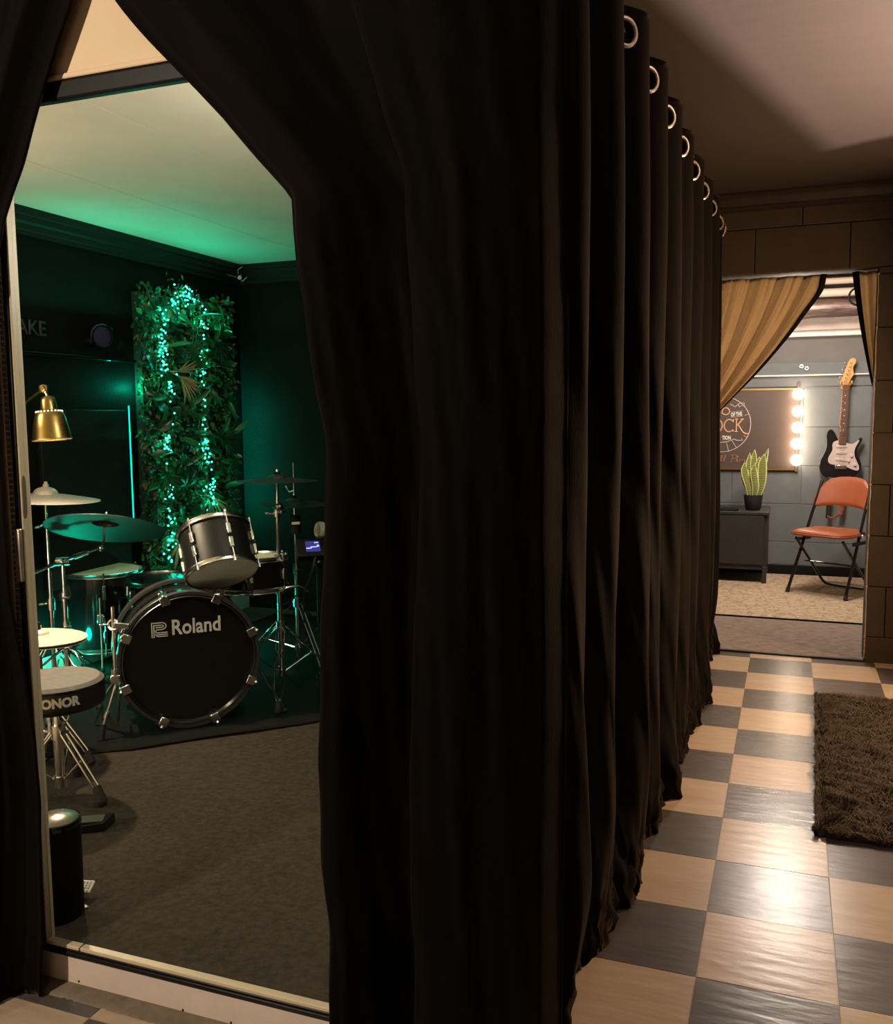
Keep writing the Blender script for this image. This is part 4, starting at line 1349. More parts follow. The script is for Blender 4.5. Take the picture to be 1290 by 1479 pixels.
def cymbal(name, label, c, nrm, R, mt, bell=0.03, bow=0.022, group=None, knob=chrome, cat='cymbal', double=False, groove=0.0005):
    t = thing(name, label, cat, tuple(c), group)
    br = R * 0.22
    pr = [(0.004, bow + bell)]
    for k in range(7):
        a = PI / 2 * k / 6
        pr.append((br * math.sin(a) + 0.002, bow + bell * math.cos(a)))
    for k in range(1, 25):
        q = k / 24
        pr.append((br + (R - br) * q, bow * (1 - q ** 1.25) + groove * math.sin(q * 70)))
    pr += [(R, -0.0015)]
    low = [(r, h - 0.0022) for r, h in pr[:-1]][::-1]
    MB().lathe(pr + low, c, nrm, 72).build('bronze' if mt not in (cymbal_black,) else 'playing_surface', mt, t)
    if double:
        pr2 = [(r, -h - 0.012) for r, h in pr]
        MB().lathe(pr2, c, nrm, 72).build('bottom_cymbal', mt, t)
    ax = V(nrm).normalized()
    p = V(c) + ax * (bow + bell)
    MB().cyl(p - ax * 0.002, p + ax * 0.012, 0.013, n=16).build('felt', head_pale if mt is cymbal_white else black_matte, t)
    MB().cyl(p + ax * 0.011, p + ax * 0.024, 0.009, 0.007, 12).build('wing_nut', knob if mt is not cymbal_white else head_pale, t)
    return t


cymbal('cymbal', 'pale crash cymbal lit from above beside the cream door stile', (-3.271, 3.347, 1.051), (0.05, 0.03, 1), 0.243, cymbal_white, bell=0.034, bow=0.026)
cymbal('cymbal', 'large dark ride cymbal tilted to show its green lit underside', (-2.90, 3.312, 0.930), (-0.14, 0.36, 1), 0.262, cymbal_dark, bell=0.030, bow=0.024)
cymbal('hi_hat', 'pair of pale hi-hat cymbals low beside the door stile, above the throne', (-2.675, 2.66, 0.596), (0.03, 0.05, 1), 0.178, cymbal_white, bell=0.020, bow=0.013, double=True, knob=dark_chrome)
cymbal('cymbal', 'flat black rubber cymbal on top of the right chrome stand', (-2.253, 3.738, 1.128), (0.0, 0.02, 1), 0.188, cymbal_black, bell=0.016, bow=0.016)
cymbal('cymbal', 'lower black rubber cymbal behind the right chrome stand', (-2.328, 4.018, 0.992), (0.03, 0.0, 1), 0.172, cymbal_black, bell=0.016, bow=0.016)


def tripod(t, x, y, zh, zf, rad, ang0, double=True, mt=chrome, zl=None, n=3):
    """tripod base: three strapped legs with braces and rubber feet"""
    zl = zl if zl is not None else zf + (zh - zf) * 0.35
    for k in range(n):
        th = ang0 + 2 * PI * k / 3
        d = V((math.cos(th), math.sin(th), 0))
        s_ = V((-d.y, d.x, 0))
        a = V((x, y, zh)) + d * 0.022
        b = V((x, y, zf + 0.045)) + d * rad
        lg = MB()
        if double:
            mid = a.lerp(b, 0.36)
            for sg_ in (-1, 1):
                w = 0.020
                lg.tube([a + s_ * sg_ * 0.006, a.lerp(b, 0.06) + s_ * sg_ * w, a.lerp(b, 0.30) + s_ * sg_ * w, mid + s_ * sg_ * 0.004, a.lerp(b, 0.46) + s_ * sg_ * w * 1.1,
                         a.lerp(b, 0.88) + s_ * sg_ * w, b + s_ * sg_ * 0.004], 0.0035, 6)
        else:
            for sg_ in (-1, 1):
                lg.tube([a + s_ * sg_ * 0.010, a.lerp(b, 0.93) + s_ * sg_ * 0.010, b], 0.0035, 6)
        leg = lg.build('leg', mt, t)
        MB().tube([V((x, y, zl)) + d * 0.014, a.lerp(b, 0.52)], 0.004, 6).build('brace', mt, t)
        MB().cyl(b + V((0, 0, 0.012)) - d * 0.008, V((b.x, b.y, zf + 0.022)) + d * 0.008, 0.012, 0.017, 12).sph((b.x + d.x * 0.010, b.y + d.y * 0.010, zf + 0.017), 0.017, 12, 8).build('rubber_foot', rubber, t)
    MB().cyl((x, y, zh - 0.02), (x, y, zh + 0.025), 0.022, n=16).build('collar', mt, t)
    MB().cyl((x, y, zl - 0.015), (x, y, zl + 0.015), 0.019, n=16).build('collar', mt, t)


def wing(t, p, d, mt=chrome, name='wing_screw'):
    p, d = V(p), V(d).normalized()
    a, b = perp(d)
    MB().cyl(p, p + d * 0.022, 0.005, n=8).box(-0.016, -0.005, 0, 0.016, 0.005, 0.016, fr=frame(p + d * 0.020, a, b, d)).build(name, mt, t, bevel=0.003)


# right chrome stand
x, y = -2.238, 3.705
t = thing('cymbal_stand', 'tall chrome double-braced cymbal stand at the right of the bass drum', 'stand', (x, y, ZM))
MB().cyl((x, y, 0.20), (x, y, 0.78), 0.0125, n=16).build('lower_tube', chrome, t)
MB().cyl((x, y, 0.76), (x, y, 1.00), 0.0095, n=14).build('middle_tube', chrome, t)
MB().cyl((x, y, 0.98), (-2.253, 3.738, 1.16), 0.007, n=12).build('upper_rod', chrome, t)
for z, r_ in ((0.76, 0.021), (0.985, 0.018), (0.62, 0.020)):
    MB().cyl((x, y, z - 0.022), (x, y, z + 0.022), r_, n=16).build('collar', chrome, t)
    wing(t, (x + 0.015, y - 0.01, z), (0.9, -0.3, 0.1))
    wing(t, (x - 0.015, y - 0.01, z - 0.005), (-0.8, -0.6, 0.0))
MB().sph((x + 0.022, y - 0.020, 1.010), 0.021, 14, 10).build('tilter', dark_chrome, t)
tripod(t, x, y, 0.44, ZM, 0.290, math.atan2(3.438 - y, -2.101 - x), zl=0.22)
arm = MB()
arm.tube([(x, y, 0.62), (x + 0.07, y + 0.05, 0.63), (x + 0.10, y + 0.10, 0.60)], 0.008, 8)
arm.build('side_arm', chrome, t)

# second stand behind it, holding the lower black cymbal
x, y = -2.318, 4.005
t = thing('cymbal_stand', 'thin chrome stand behind the right one, carrying the lower black cymbal', 'stand', (x, y, ZM))
MB().cyl((x, y, 0.18), (x, y, 0.66), 0.011, n=14).build('lower_tube', chrome, t)
MB().cyl((x, y, 0.64), (-2.328, 4.018, 1.02), 0.0065, n=12).build('upper_rod', chrome, t)
MB().cyl((-2.328, 4.018, 1.02), (-2.328, 4.018, 1.20), 0.004, n=10).build('tip_rod', chrome, t)
MB().tube([(-2.328, 4.018, 1.06), (-2.348, 4.006, 1.052), (-2.362, 3.998, 1.085)], 0.0045, 8).build('clutch', chrome, t)
MB().cyl((x, y, 0.845), (x, y, 0.935), 0.028, n=18).build('sensor_box', black_matte, t)
MB().box(-0.020, -0.006, 0, 0.020, 0.006, 0.006, fr=frame((x + 0.017, y - 0.024, 0.90), (0.82, 0.57, 0), (0, 0, 1))).build('label_plate', letter, t)
MB().cyl((x, y, 0.64), (x, y, 0.69), 0.018, n=14).build('collar', chrome, t)
wing(t, (x + 0.01, y - 0.012, 0.665), (0.7, -0.7, 0))
tripod(t, x, y, 0.49, ZM, 0.33, -0.62, double=False, zl=0.26)

# pole and leg left of the bass drum
x, y = -2.580, 2.966
t = thing('drum_stand', 'short chrome stand with one rubber-tipped leg at the left edge of the bass drum', 'stand', (x, y, ZM))
MB().cyl((x, y, 0.33), (x, y, 0.66), 0.0075, n=12).build('pole', chrome, t)
MB().cyl((x, y, 0.34), (x, y, 0.40), 0.016, n=14).build('collar', chrome, t)
MB().box(-0.020, -0.016, -0.018, 0.020, 0.016, 0.018, fr=frame((x, y, 0.358), (0.82, 0.57, 0), (-0.57, 0.82, 0))).build('leg_joint', chrome, t, bevel=0.004)
MB().tube([(x, y, 0.34), (-2.618, 2.924, 0.165)], 0.0058, 8).build('leg', chrome, t)
MB().cyl((-2.604, 2.938, 0.225), (-2.610, 2.932, 0.200), 0.011, n=10).build('leg_collar', chrome, t)
MB().cyl((-2.617, 2.925, 0.175), (-2.624, 2.916, ZM), 0.011, 0.014, 12).build('rubber_foot', rubber, t)
MB().tube([(x, y, 0.355), (-2.53, 3.05, 0.27), (-2.49, 3.10, ZM + 0.012)], 0.0058, 8).build('leg', chrome, t)
MB().tube([(x, y, 0.355), (-2.70, 3.02, 0.24), (-2.78, 3.06, ZM + 0.012)], 0.0058, 8).build('leg', chrome, t)
MB().torus((x, y, 0.585), (0.3, -0.9, 0.1), 0.020, 0.007, 20, 8).box(-0.03, -0.012, -0.01, 0.03, 0.012, 0.01, fr=frame((x + 0.03, y + 0.015, 0.580), (0.82, 0.57, -0.15), (0, 0, 1))).build('clamp', chrome, t, bevel=0.003)
wing(t, (x - 0.015, y - 0.01, 0.585), (-0.8, -0.6, 0.1))

# boom stand for the ride cymbal
x, y = -3.172, 3.328
t = thing('boom_stand', 'chrome boom stand reaching right to hold the tilted ride cymbal', 'stand', (x, y, ZM))
MB().cyl((x, y, 0.22), (x, y, 0.60), 0.0125, n=16).build('lower_tube', chrome, t)
MB().cyl((x, y, 0.58), (x, y, 0.76), 0.0095, n=14).build('upper_tube', chrome, t)
MB().tube([(-3.46, 3.29, 0.655), (x, y, 0.765)], 0.0085, 10).tube([(x, y, 0.765), (-2.955, 3.337, 0.838)], 0.0065, 10).build('boom_arm', chrome, t)
MB().cyl((-3.10, 3.331, 0.789), (-3.02, 3.334, 0.816), 0.0125, n=12).build('boom_sleeve', chrome, t)
MB().sph((x, y, 0.765), 0.022, 14, 10).cyl((x - 0.02, y - 0.02, 0.765), (x + 0.02, y + 0.02, 0.765), 0.02, n=14).build('ratchet', chrome, t)
wing(t, (x + 0.01, y - 0.02, 0.77), (0.4, -0.9, 0.2))
MB().sph((-2.945, 3.330, 0.838), 0.015, 12, 8).build('tilter', chrome, t)
MB().tube([(-2.948, 3.332, 0.838), (-2.915, 3.318, 0.875), (-2.906, 3.314, 0.935)], 0.0055, 8).build('tilter_rod', chrome, t)
for z in (0.60, 0.46, 0.36):
    MB().cyl((x, y, z - 0.018), (x, y, z + 0.018), 0.019, n=14).build('collar', chrome, t)
    wing(t, (x + 0.01, y - 0.014, z), (0.8, -0.5, 0))
tripod(t, x, y, 0.345, ZM, 0.27, -0.35, zl=0.20)

# stand of the pale crash cymbal, mostly behind the door stile
x, y = -3.288, 3.362
t = thing('cymbal_stand', 'chrome stand under the pale crash cymbal by the door stile', 'stand', (x, y, ZM))
MB().cyl((x, y, 0.16), (x, y, 0.70), 0.0115, n=14).build('lower_tube', chrome, t)
MB().cyl((x, y, 0.68), (x, y, 0.93), 0.008, n=12).build('upper_tube', chrome, t)
MB().tube([(x, y, 0.93), (-3.281, 3.355, 0.97), (-3.271, 3.347, 1.075)], 0.0055, 8).build('tilter_rod', chrome, t)
MB().sph((x, y, 0.93), 0.019, 12, 8).build('tilter', chrome, t)
wing(t, (x - 0.01, y - 0.012, 0.93), (-0.9, -0.3, -0.4))
MB().cyl((x, y, 0.52), (x, y, 0.575), 0.020, n=14).build('collar', chrome, t)
wing(t, (x - 0.012, y - 0.010, 0.55), (-0.9, -0.3, 0))
tripod(t, x, y, 0.36, ZM, 0.15, 0.0, zl=0.2)

# hi-hat stand
x, y = -2.672, 2.657
t = thing('hi_hat_stand', 'chrome hi-hat stand half hidden by the throne and the door stile', 'stand', (x, y, ZM))
MB().cyl((x, y, 0.14), (x, y, 0.52), 0.0125, n=14).build('lower_tube', chrome, t)
MB().cyl((x, y, 0.50), (x, y, 0.68), 0.004, n=8).build('pull_rod', chrome, t)
MB().cyl((x, y, 0.605), (x, y, 0.655), 0.013, n=12).build('clutch', black_matte, t)
MB().box(x - 0.045, y - 0.26, ZM + 0.012, x + 0.045, y - 0.02, ZM + 0.026).build('pedal', dark_chrome, t, bevel=0.004)
tripod(t, x, y, 0.36, ZM, 0.20, 2.2, double=False, zl=0.2)

# throne
x, y = -2.368, 2.422
SZT = 0.532
t = thing('drum_throne', 'round drum throne with cloth top and lettering, chrome tripod below', 'stool', (x, y, ZF))
TR = 0.162
MB().lathe([(0, -0.005), (TR * 0.5, -0.004), (TR * 0.9, 0.0), (TR * 0.985, -0.010), (TR * 0.995, -0.018)], (x, y, SZT), n=48).build('cushion', leather_top, t)
MB().lathe([(TR * 0.99, -0.016), (TR * 1.0, -0.020), (TR * 1.0, -0.070), (TR * 0.985, -0.086), (TR * 0.94, -0.094), (0, -0.094)], (x, y, SZT), n=56).build('side_band', mat('black_vinyl', (0.011, 0.0105, 0.010), 0.4, var=0.15, vs=20), t)
MB().torus((x, y, SZT - 0.014), (0, 0, 1), TR * 0.997, 0.004, 56, 6).build('piping', black_gloss, t)


def on_band(p, a0=0.0):
    th = a0 + p[0] / TR
    return V((x, y, SZT - 0.061)) + V((math.cos(th), math.sin(th), 0)) * (TR + p[2]) + V((0, 0, p[1]))


fwd = math.atan2(0 - y, 0 - x)
MB().text('SONOR', 0.043, lambda p: on_band(p, fwd + 0.02), 0.0012, off=0.0022, xs=0.92).build('lettering', letter, t)
MB().cyl((x, y, 0.15), (x, y, 0.34), 0.0175, n=18).build('lower_tube', chrome, t)
MB().cyl((x, y, 0.32), (x, y, 0.442), 0.0145, n=16).build('upper_tube', chrome, t)
MB().cyl((x - 0.030, y - 0.008, 0.31), (x - 0.030, y - 0.008, 0.43), 0.006, n=10).build('memory_rod', chrome, t)
MB().cyl((x, y, 0.418), (x, y, 0.440), 0.045, 0.05, 20).build('seat_plate', dark_chrome, t)
MB().torus((x + 0.05, y - 0.02, 0.405), (0.3, -1, 0), 0.018, 0.004, 18, 6).build('clamp_lever', chrome, t)
MB().cyl((x, y, 0.315), (x, y, 0.365), 0.025, n=16).build('collar', chrome, t)
wing(t, (x + 0.02, y - 0.01, 0.345), (0.9, -0.35, 0.1))
wing(t, (x - 0.02, y + 0.01, 0.335), (-0.9, -0.3, 0.1))
for k in range(3):
    th = math.radians(-4 + 120 * k)
    d = V((math.cos(th), math.sin(th), 0))
    s_ = V((-d.y, d.x, 0))
    rr = 0.175
    a = V((x, y, 0.335)) + d * 0.025
    b = V((x, y, ZF + 0.058)) + d * rr
    lg = MB()
    for sg_ in (-1, 1):
        lg.tube([a + s_ * sg_ * 0.011, a.lerp(b, 0.95) + s_ * sg_ * 0.011, b], 0.0038, 6)
    lg.build('leg', chrome, t)
    MB().tube([V((x, y, 0.165)) + d * 0.016, a.lerp(b, 0.5)], 0.0042, 6).build('brace', chrome, t)
    MB().cyl(b + V((0, 0, 0.012)) - d * 0.008, V((b.x, b.y, ZF + 0.026)) + d * 0.010, 0.014, 0.020, 14).sph((b.x + d.x * 0.014, b.y + d.y * 0.014, ZF + 0.020), 0.020, 14, 8).build('rubber_foot', rubber, t)
MB().cyl((x, y, 0.140), (x, y, 0.180), 0.023, n=16).build('collar', chrome, t)

# drum sound module and pad at the right edge
x, y = -2.185, 3.95
t = thing('sound_module', 'black electronic drum module with lit blue screen at the right of the kit', 'module', (x, y, 0.76))
mfr = frame((x, y, 0.79), (0.80, 0.60, 0), (-0.44, 0.58, 0.68))
MB().box(-0.085, -0.055, -0.045, 0.085, 0.055, 0.0, fr=mfr).build('case', black_matte, t, bevel=0.006)
MB().box(-0.040, -0.030, 0.0, 0.030, 0.035, 0.0015, fr=mfr).build('screen', screen_blue, t)
for bxx in ((-0.038, -0.012, -0.012, -0.006), (-0.016, -0.005, 0.014, 0.001), (0.004, 0.022, 0.024, 0.028), (0.015, -0.002, 0.026, 0.010)):
    MB().box(bxx[0], bxx[1], 0.0015, bxx[2], bxx[3], 0.0022, fr=mfr).build('screen_text', screen_text, t)
for k in range(3):
    MB().lathe([(0, 0.010), (0.006, 0.010), (0.007, 0)], mfr((0.055, -0.03 + 0.028 * k, 0)), V((-0.12, -0.74, 0.66)), 12).build('knob', dark_chrome, t)
t2_ = thing('rack_post', 'black rack post with clamps holding the lit drum module', 'stand', (-2.20, 4.03, ZM))
MB().cyl((-2.20, 4.03, ZM), (-2.20, 4.03, 0.86), 0.016, n=14).build('post', black_matte, t2_)
MB().cyl((-2.20, 4.03, 0.70), (-2.20, 4.03, 0.76), 0.027, n=14).box(-2.225, 3.97, 0.715, -2.175, 4.03, 0.745).build('clamp', chrome, t2_, bevel=0.003)
MB().cyl((-2.20, 4.03, ZM), (-2.20, 4.03, ZM + 0.03), 0.03, 0.02, 14).build('rubber_foot', rubber, t2_)
t3_ = thing('pad', 'small round grey pad on a black arm at the far right of the kit', 'pad', (-2.13, 3.90, 0.86))
MB().lathe([(0, 0.012), (0.035, 0.012), (0.040, 0.004), (0.040, -0.014), (0, -0.016)], (-2.135, 3.92, 0.880), (-0.55, -0.80, 0.15), 30).build('pad_head', mat('pale_rubber', lin(150, 150, 132), 0.6), t3_)
MB().tube([(-2.135, 3.93, 0.875), (-2.12, 4.00, 0.84), (-2.20, 4.03, 0.80)], 0.008, 8).build('arm', black_matte, t3_)
cb1 = MB()
cb1.tube([(-2.16, 3.93, 0.76), (-2.19, 3.90, 0.62), (-2.27, 3.86, 0.53), (-2.33, 3.87, 0.50), (-2.40, 3.95, 0.42), (-2.46, 4.05, 0.25), (-2.50, 4.10, ZM + 0.006)], 0.0042, 8)
tag(cb1.build('cable', rubber, loc=(-2.3, 3.9, 0.5)), 'black cable drooping from the drum module down to the mat', 'cable')
cb2 = MB()
cb2.tube([(-2.20, 3.97, 0.80), (-2.17, 3.93, 0.70), (-2.22, 3.90, 0.56), (-2.24, 3.93, 0.40), (-2.20, 4.0, ZM + 0.01)], 0.0035, 8)
tag(cb2.build('cable', rubber, loc=(-2.2, 3.93, 0.6)), 'thin black cable hanging beside the rack post at the right', 'cable')

# bin, small pedal box, remote in the foreground of the drum room
x, y = -1.800, 1.817
t = thing('bin', 'black cylindrical bin with shiny lid just inside the cream door stile', 'bin', (x, y, ZF))
MB().lathe([(0, 0.001), (0.058, 0.001), (0.060, 0.006), (0.062, 0.240), (0.0625, 0.252)], (x, y, ZF), n=40).build('body', black_matte, t)
MB().lathe([(0.0635, 0.252), (0.0640, 0.262), (0.062, 0.268), (0.058, 0.270)], (x, y, ZF), n=40).build('rim', black_gloss, t)
MB().lathe([(0.0575, 0.269), (0.045, 0.275), (0.02, 0.279), (0, 0.280)], (x, y, ZF), n=40).build('lid', mat('satin_lid', lin(120, 112, 102), 0.25, 0.7), t)
pb = thing('pedal_box', 'flat dark wedge-shaped box lying on the carpet behind the bin', 'box', (-2.075, 2.245, ZF))
pfm = frame((-2.095, 2.255, ZF), (0.87, 0.50, 0), (-0.50, 0.87, 0))
MB().add([pfm(p) for p in ((-0.07, -0.035, 0.001), (0.055, -0.03, 0.001), (0.075, 0.04, 0.001), (-0.05, 0.045, 0.001), (-0.07, -0.035, 0.022), (0.05, -0.03, 0.030), (0.072, 0.04, 0.034), (-0.05, 0.045, 0.026))],
         [(0, 3, 2, 1), (4, 5, 6, 7), (0, 1, 5, 4), (1, 2, 6, 5), (2, 3, 7, 6), (3, 0, 4, 7)]).build('case', black_matte, pb, bevel=0.004)
MB().box(-0.045, -0.022, 0.030, 0.045, 0.03, 0.033, fr=pfm).build('top_plate', mat('grey_green_plate', lin(80, 84, 76), 0.45), pb)
rm = thing('remote_control', 'small white remote control lying on the carpet beside the bin', 'remote', (-1.80, 1.93, ZF))
rfm = frame((-1.797, 1.915, ZF + 0.022), (0.94, 0.34, -0.05), (-0.30, 0.90, 0.35))
MB().box(-0.040, -0.020, 0, 0.014, 0.024, 0.009, fr=rfm).build('case', remote_m, rm, bevel=0.004)
for a in range(5):
    for b in range(4):
        MB().box(-0.034 + 0.009 * a, -0.015 + 0.009 * b, 0.009, -0.028 + 0.009 * a, -0.009 + 0.009 * b, 0.0105, fr=rfm).build('button', button_m, rm)
sc2 = MB()
sc2.box(-0.03, -0.007, 0, 0.022, 0.007, 0.004, fr=frame((-1.776, 1.868, ZF + 0.001), (0.92, -0.30, 0.0), (0.30, 0.92, 0)))
tag(sc2.build('plastic_clip', remote_m, loc=(-1.776, 1.868, ZF), bevel=0.0015), 'pale plastic clip on the carpet just in front of the remote', 'clip')

# brass lamp
t = thing('floor_lamp', 'brass reading lamp with bell-shaped shade glowing at its rim beside the door stile', 'lamp', (-2.905, 2.862, ZF))
sc = V((-2.721, 2.8355, 1.345))
sax = V((-0.09, 0.015, 0.99)).normalized()
sh = [(0.0735, 0.0), (0.071, 0.010), (0.066, 0.045), (0.058, 0.085), (0.050, 0.106), (0.044, 0.112), (0.031, 0.118), (0.0285, 0.150), (0.024, 0.166), (0.012, 0.172), (0, 0.173)]
MB().lathe(sh, sc, sax, 48).lathe([(r * 0.97, h) for r, h in sh], sc, sax, 48).build('shade', brass, t, angle=60)
MB().torus(sc, sax, 0.0735, 0.0016, 48, 6).build('shade_rim', mat('pale_brass', lin(220, 200, 150), 0.3, 1.0), t)
a, b = perp(sax)
for k in range(22):
    th = 2 * PI * k / 22
    p = sc + sax * 0.110 + (a * math.cos(th) + b * math.sin(th)) * 0.0475
    MB().sph(tuple(p), 0.0034, 8, 6).build('vent_glow', hole_glow, t)  # glowing beads stand for bulb light leaking through the shade
jp = V((-2.757, 2.843, 1.545))
MB().cyl(jp - V((0.25, -0.8, 0)).normalized() * 0.008, jp + V((0.25, -0.8, 0)).normalized() * 0.008, 0.016, n=20).build('joint', brass, t)
MB().torus(jp - V((0, 0.009, 0)), (-0.25, 0.8, 0), 0.011, 0.003, 20, 6).build('joint_ring', brass, t)
MB().tube([sc + sax * 0.17, jp], 0.005, 8).build('neck', brass, t)
MB().tube([jp, (-2.905, 2.862, 1.475)], 0.0048, 8).build('arm', brass, t)
MB().cyl((-2.905, 2.862, ZF + 0.02), (-2.905, 2.862, 1.49), 0.007, n=12).build('pole', brass, t)
MB().lathe([(0, 0.022), (0.02, 0.020), (0.10, 0.012), (0.105, 0.0), (0, 0.0)], (-2.905, 2.862, ZF), n=36).build('base', brass, t)
MB().sph(tuple(sc + sax * 0.062), 0.026, 14, 10).build('bulb', mat('lit_bulb', (1, 0.9, 0.7), 0.4, emit=(1.0, 0.78, 0.5), estr=8), t)
lamp('brass_lamp_light', 'SPOT', tuple(sc + sax * 0.03), 82, (1.0, 0.78, 0.52), 0.02, tuple(sc - sax), 2.6, 0.4)

# ------------------------------------------------------------------ green wall and left wall items
gw = thing('plant_panel', 'tall panel of artificial leaves on the dark wall, lit green', 'plant panel', (XL, 4.77, 0.45))
PX, PY0, PY1, PZ0, PZ1 = -3.50, 4.33, 5.20, 0.45, 2.15
MB().box(XL + 0.002, PY0 + 0.03, PZ0, PX, PY1 - 0.03, PZ1).build('backing', ivy_back, gw)
fol = MB()
rnd = random.Random(11)


def leaf_geo(b, c, d, n_, L_, w, mi, fold=0.25, droop=0.2):
    d, n_ = d.normalized(), n_.normalized()
    s_ = d.cross(n_).normalized()
    n_ = s_.cross(d)
    P = [c, c + d * L_ * 0.35 + s_ * w + n_ * w * fold, c + d * L_ * 0.75 + s_ * w * 0.75 + n_ * (w * fold - L_ * droop * 0.4), c + d * L_ - n_ * L_ * droop,
         c + d * L_ * 0.75 - s_ * w * 0.75 + n_ * (w * fold - L_ * droop * 0.4), c + d * L_ * 0.35 - s_ * w + n_ * w * fold, c + d * L_ * 0.5 - n_ * L_ * droop * 0.25]
    b.add(P, [(0, 1, 6), (1, 2, 6), (2, 3, 6), (3, 4, 6), (4, 5, 6), (5, 0, 6)], mi)


STR = [(4.42, 0.56), (4.415, 0.67), (4.44, 0.75), (4.43, 1.00), (4.434, 1.28), (4.507, 1.45), (4.507, 1.63), (4.426, 1.74), (4.426, 1.84), (4.455, 1.98), (4.46, 2.06), (4.54, 2.09), (4.60, 2.135), (4.685, 2.165),
       (4.76, 2.15), (4.82, 2.09), (4.85, 1.98), (4.83, 1.87), (4.80, 1.75), (4.81, 1.55), (4.808, 1.36), (4.83, 1.15), (4.86, 0.92), (4.81, 0.86), (4.85, 0.72), (4.84, 0.58)]


def near_string(y, z):
    return min(math.hypot(y - a, z - b) for a, b in STR)


for k in range(5200):
    y, z = rnd.uniform(PY0 - 0.03, PY1 + 0.03), rnd.uniform(PZ0 - 0.02, PZ1 + 0.04)
    c = V((PX + rnd.uniform(-0.01, 0.055), y, z))
    d = V((rnd.uniform(0.1, 0.9), rnd.gauss(0, 0.7), rnd.gauss(-0.25, 0.7)))
    mi = rnd.choices((0, 1, 2), (5, 4, 0.8))[0]
    L_ = rnd.uniform(0.02, 0.055)
    leaf_geo(fol, c, d, V((1, rnd.gauss(0, 0.5), rnd.gauss(0.3, 0.5))), L_, L_ * rnd.uniform(0.16, 0.34), mi)
for k in range(900):                         # teal shreds round the light string, standing in for the bulbs' bloom
    i = rnd.randrange(len(STR) - 1)
    q = rnd.random()
    y, z = STR[i][0] * (1 - q) + STR[i + 1][0] * q + rnd.gauss(0, 0.03), STR[i][1] * (1 - q) + STR[i + 1][1] * q + rnd.gauss(0, 0.04)
    c = V((PX + rnd.uniform(0.02, 0.10), y, z))
    d = V((rnd.uniform(-0.3, 0.8), rnd.gauss(0, 0.7), rnd.gauss(0, 0.7)))
    L_ = rnd.uniform(0.012, 0.04)
    leaf_geo(fol, c, d, V((1, rnd.gauss(0, 0.6), rnd.gauss(0.2, 0.6))), L_, L_ * 0.12, 3)
fol.build('small_leaves', [leaf_green, leaf_deep, leaf_brown, teal_leaf], gw, kind='stuff', angle=180)
# larger leaves: a few shared shapes, copied
protos = []
for k, (L_, w, mt) in enumerate(((0.13, 0.024, leaf_green), (0.10, 0.030, leaf_deep), (0.16, 0.018, leaf_green), (0.11, 0.020, leaf_brown))):
    b = MB()

    def lp2(u, v, L_=L_, w=w):
        s_ = (u - 0.5) * 2 * w * math.sin(PI * min(1, 0.06 + 0.94 * v)) ** 0.8
        return (s_, L_ * v, 0.35 * abs(s_) - 0.30 * L_ * v * v)
    b.grid(lp2, 4, 8)
    protos.append(b.mesh('leaf', (0, 0, 0), [mt], 180))
for k in range(170):
    y, z = rnd.uniform(PY0, PY1), rnd.uniform(PZ0 + 0.02, PZ1)
    o = bpy.data.objects.new('leaf', rnd.choices(protos, (4, 4, 3, 1))[0])
    COL.objects.link(o)
    o.parent = gw
    o.location = V((PX + rnd.uniform(0.01, 0.06), y, z)) - WORLD[gw.name]
    d = V((rnd.uniform(0.25, 0.9), rnd.gauss(0, 0.8), rnd.gauss(-0.2, 0.7))).normalized()
    n_ = V((1, rnd.gauss(0, 0.4), rnd.gauss(0.5, 0.4)))
    s_ = d.cross(n_).normalized()
    n_ = s_.cross(d)
    M3 = Matrix((s_, d, n_)).transposed()
    o.rotation_euler = M3.to_euler()
    sc_k = rnd.uniform(0.7, 1.15)
    o.scale = (sc_k, sc_k, sc_k)


def frond(c, ang, spread, n_, L_, mt, out=0.45, sub=0.008):
    """fan palm: a short stalk and a fan of narrow blades"""
    b = MB()
    c = V(c)
    b.tube([V((PX, c.y - 0.03 * math.cos(ang), c.z - 0.03 * math.sin(ang) + 0.02)), c], 0.003, 6)
    for k in range(n_):
        a = ang + spread * (k / (n_ - 1) - 0.5)
        ln = L_ * rnd.uniform(0.75, 1.0) * (1 - 0.25 * abs(k / (n_ - 1) - 0.5))
        d = V((out * rnd.uniform(0.6, 1.1), math.cos(a), math.sin(a)))
        leaf_geo(b, c, d, V((1, 0, 0.2)), ln, sub, 0, 0.2, rnd.uniform(0.05, 0.22))
    return b.build('palm_frond', mt, gw, angle=180)


frond((PX + 0.10, 4.57, 1.675), -0.95, 1.5, 15, 0.20, leaf_pale)
frond((PX + 0.10, 4.55, 1.70), 0.35, 0.7, 5, 0.20, leaf_pale, sub=0.005)
frond((PX + 0.09, 4.83, 0.93), -2.15, 1.4, 15, 0.22, leaf_brown)
frond((PX + 0.09, 4.86, 0.93), -0.9, 0.9, 8, 0.20, leaf_pale, sub=0.006)
frond((PX + 0.11, 4.48, 0.70), -1.75, 1.7, 14, 0.20, leaf_pale)
frond((PX + 0.08, 4.43, 1.10), -2.0, 3.6, 14, 0.16, leaf_green)
frond((PX + 0.08, 4.70, 1.82), 0.1, 2.6, 13, 0.18, leaf_green)
frond((PX + 0.08, 5.02, 1.30), -0.4, 2.4, 13, 0.18, leaf_deep)
frond((PX + 0.08, 4.95, 0.80), 0.3, 2.6, 13, 0.18, leaf_green)
frond((PX + 0.08, 4.62, 1.02), 2.2, 2.2, 12, 0.17, leaf_deep)
frond((PX + 0.08, 4.98, 1.90), -1.2, 2.2, 12, 0.17, leaf_deep)

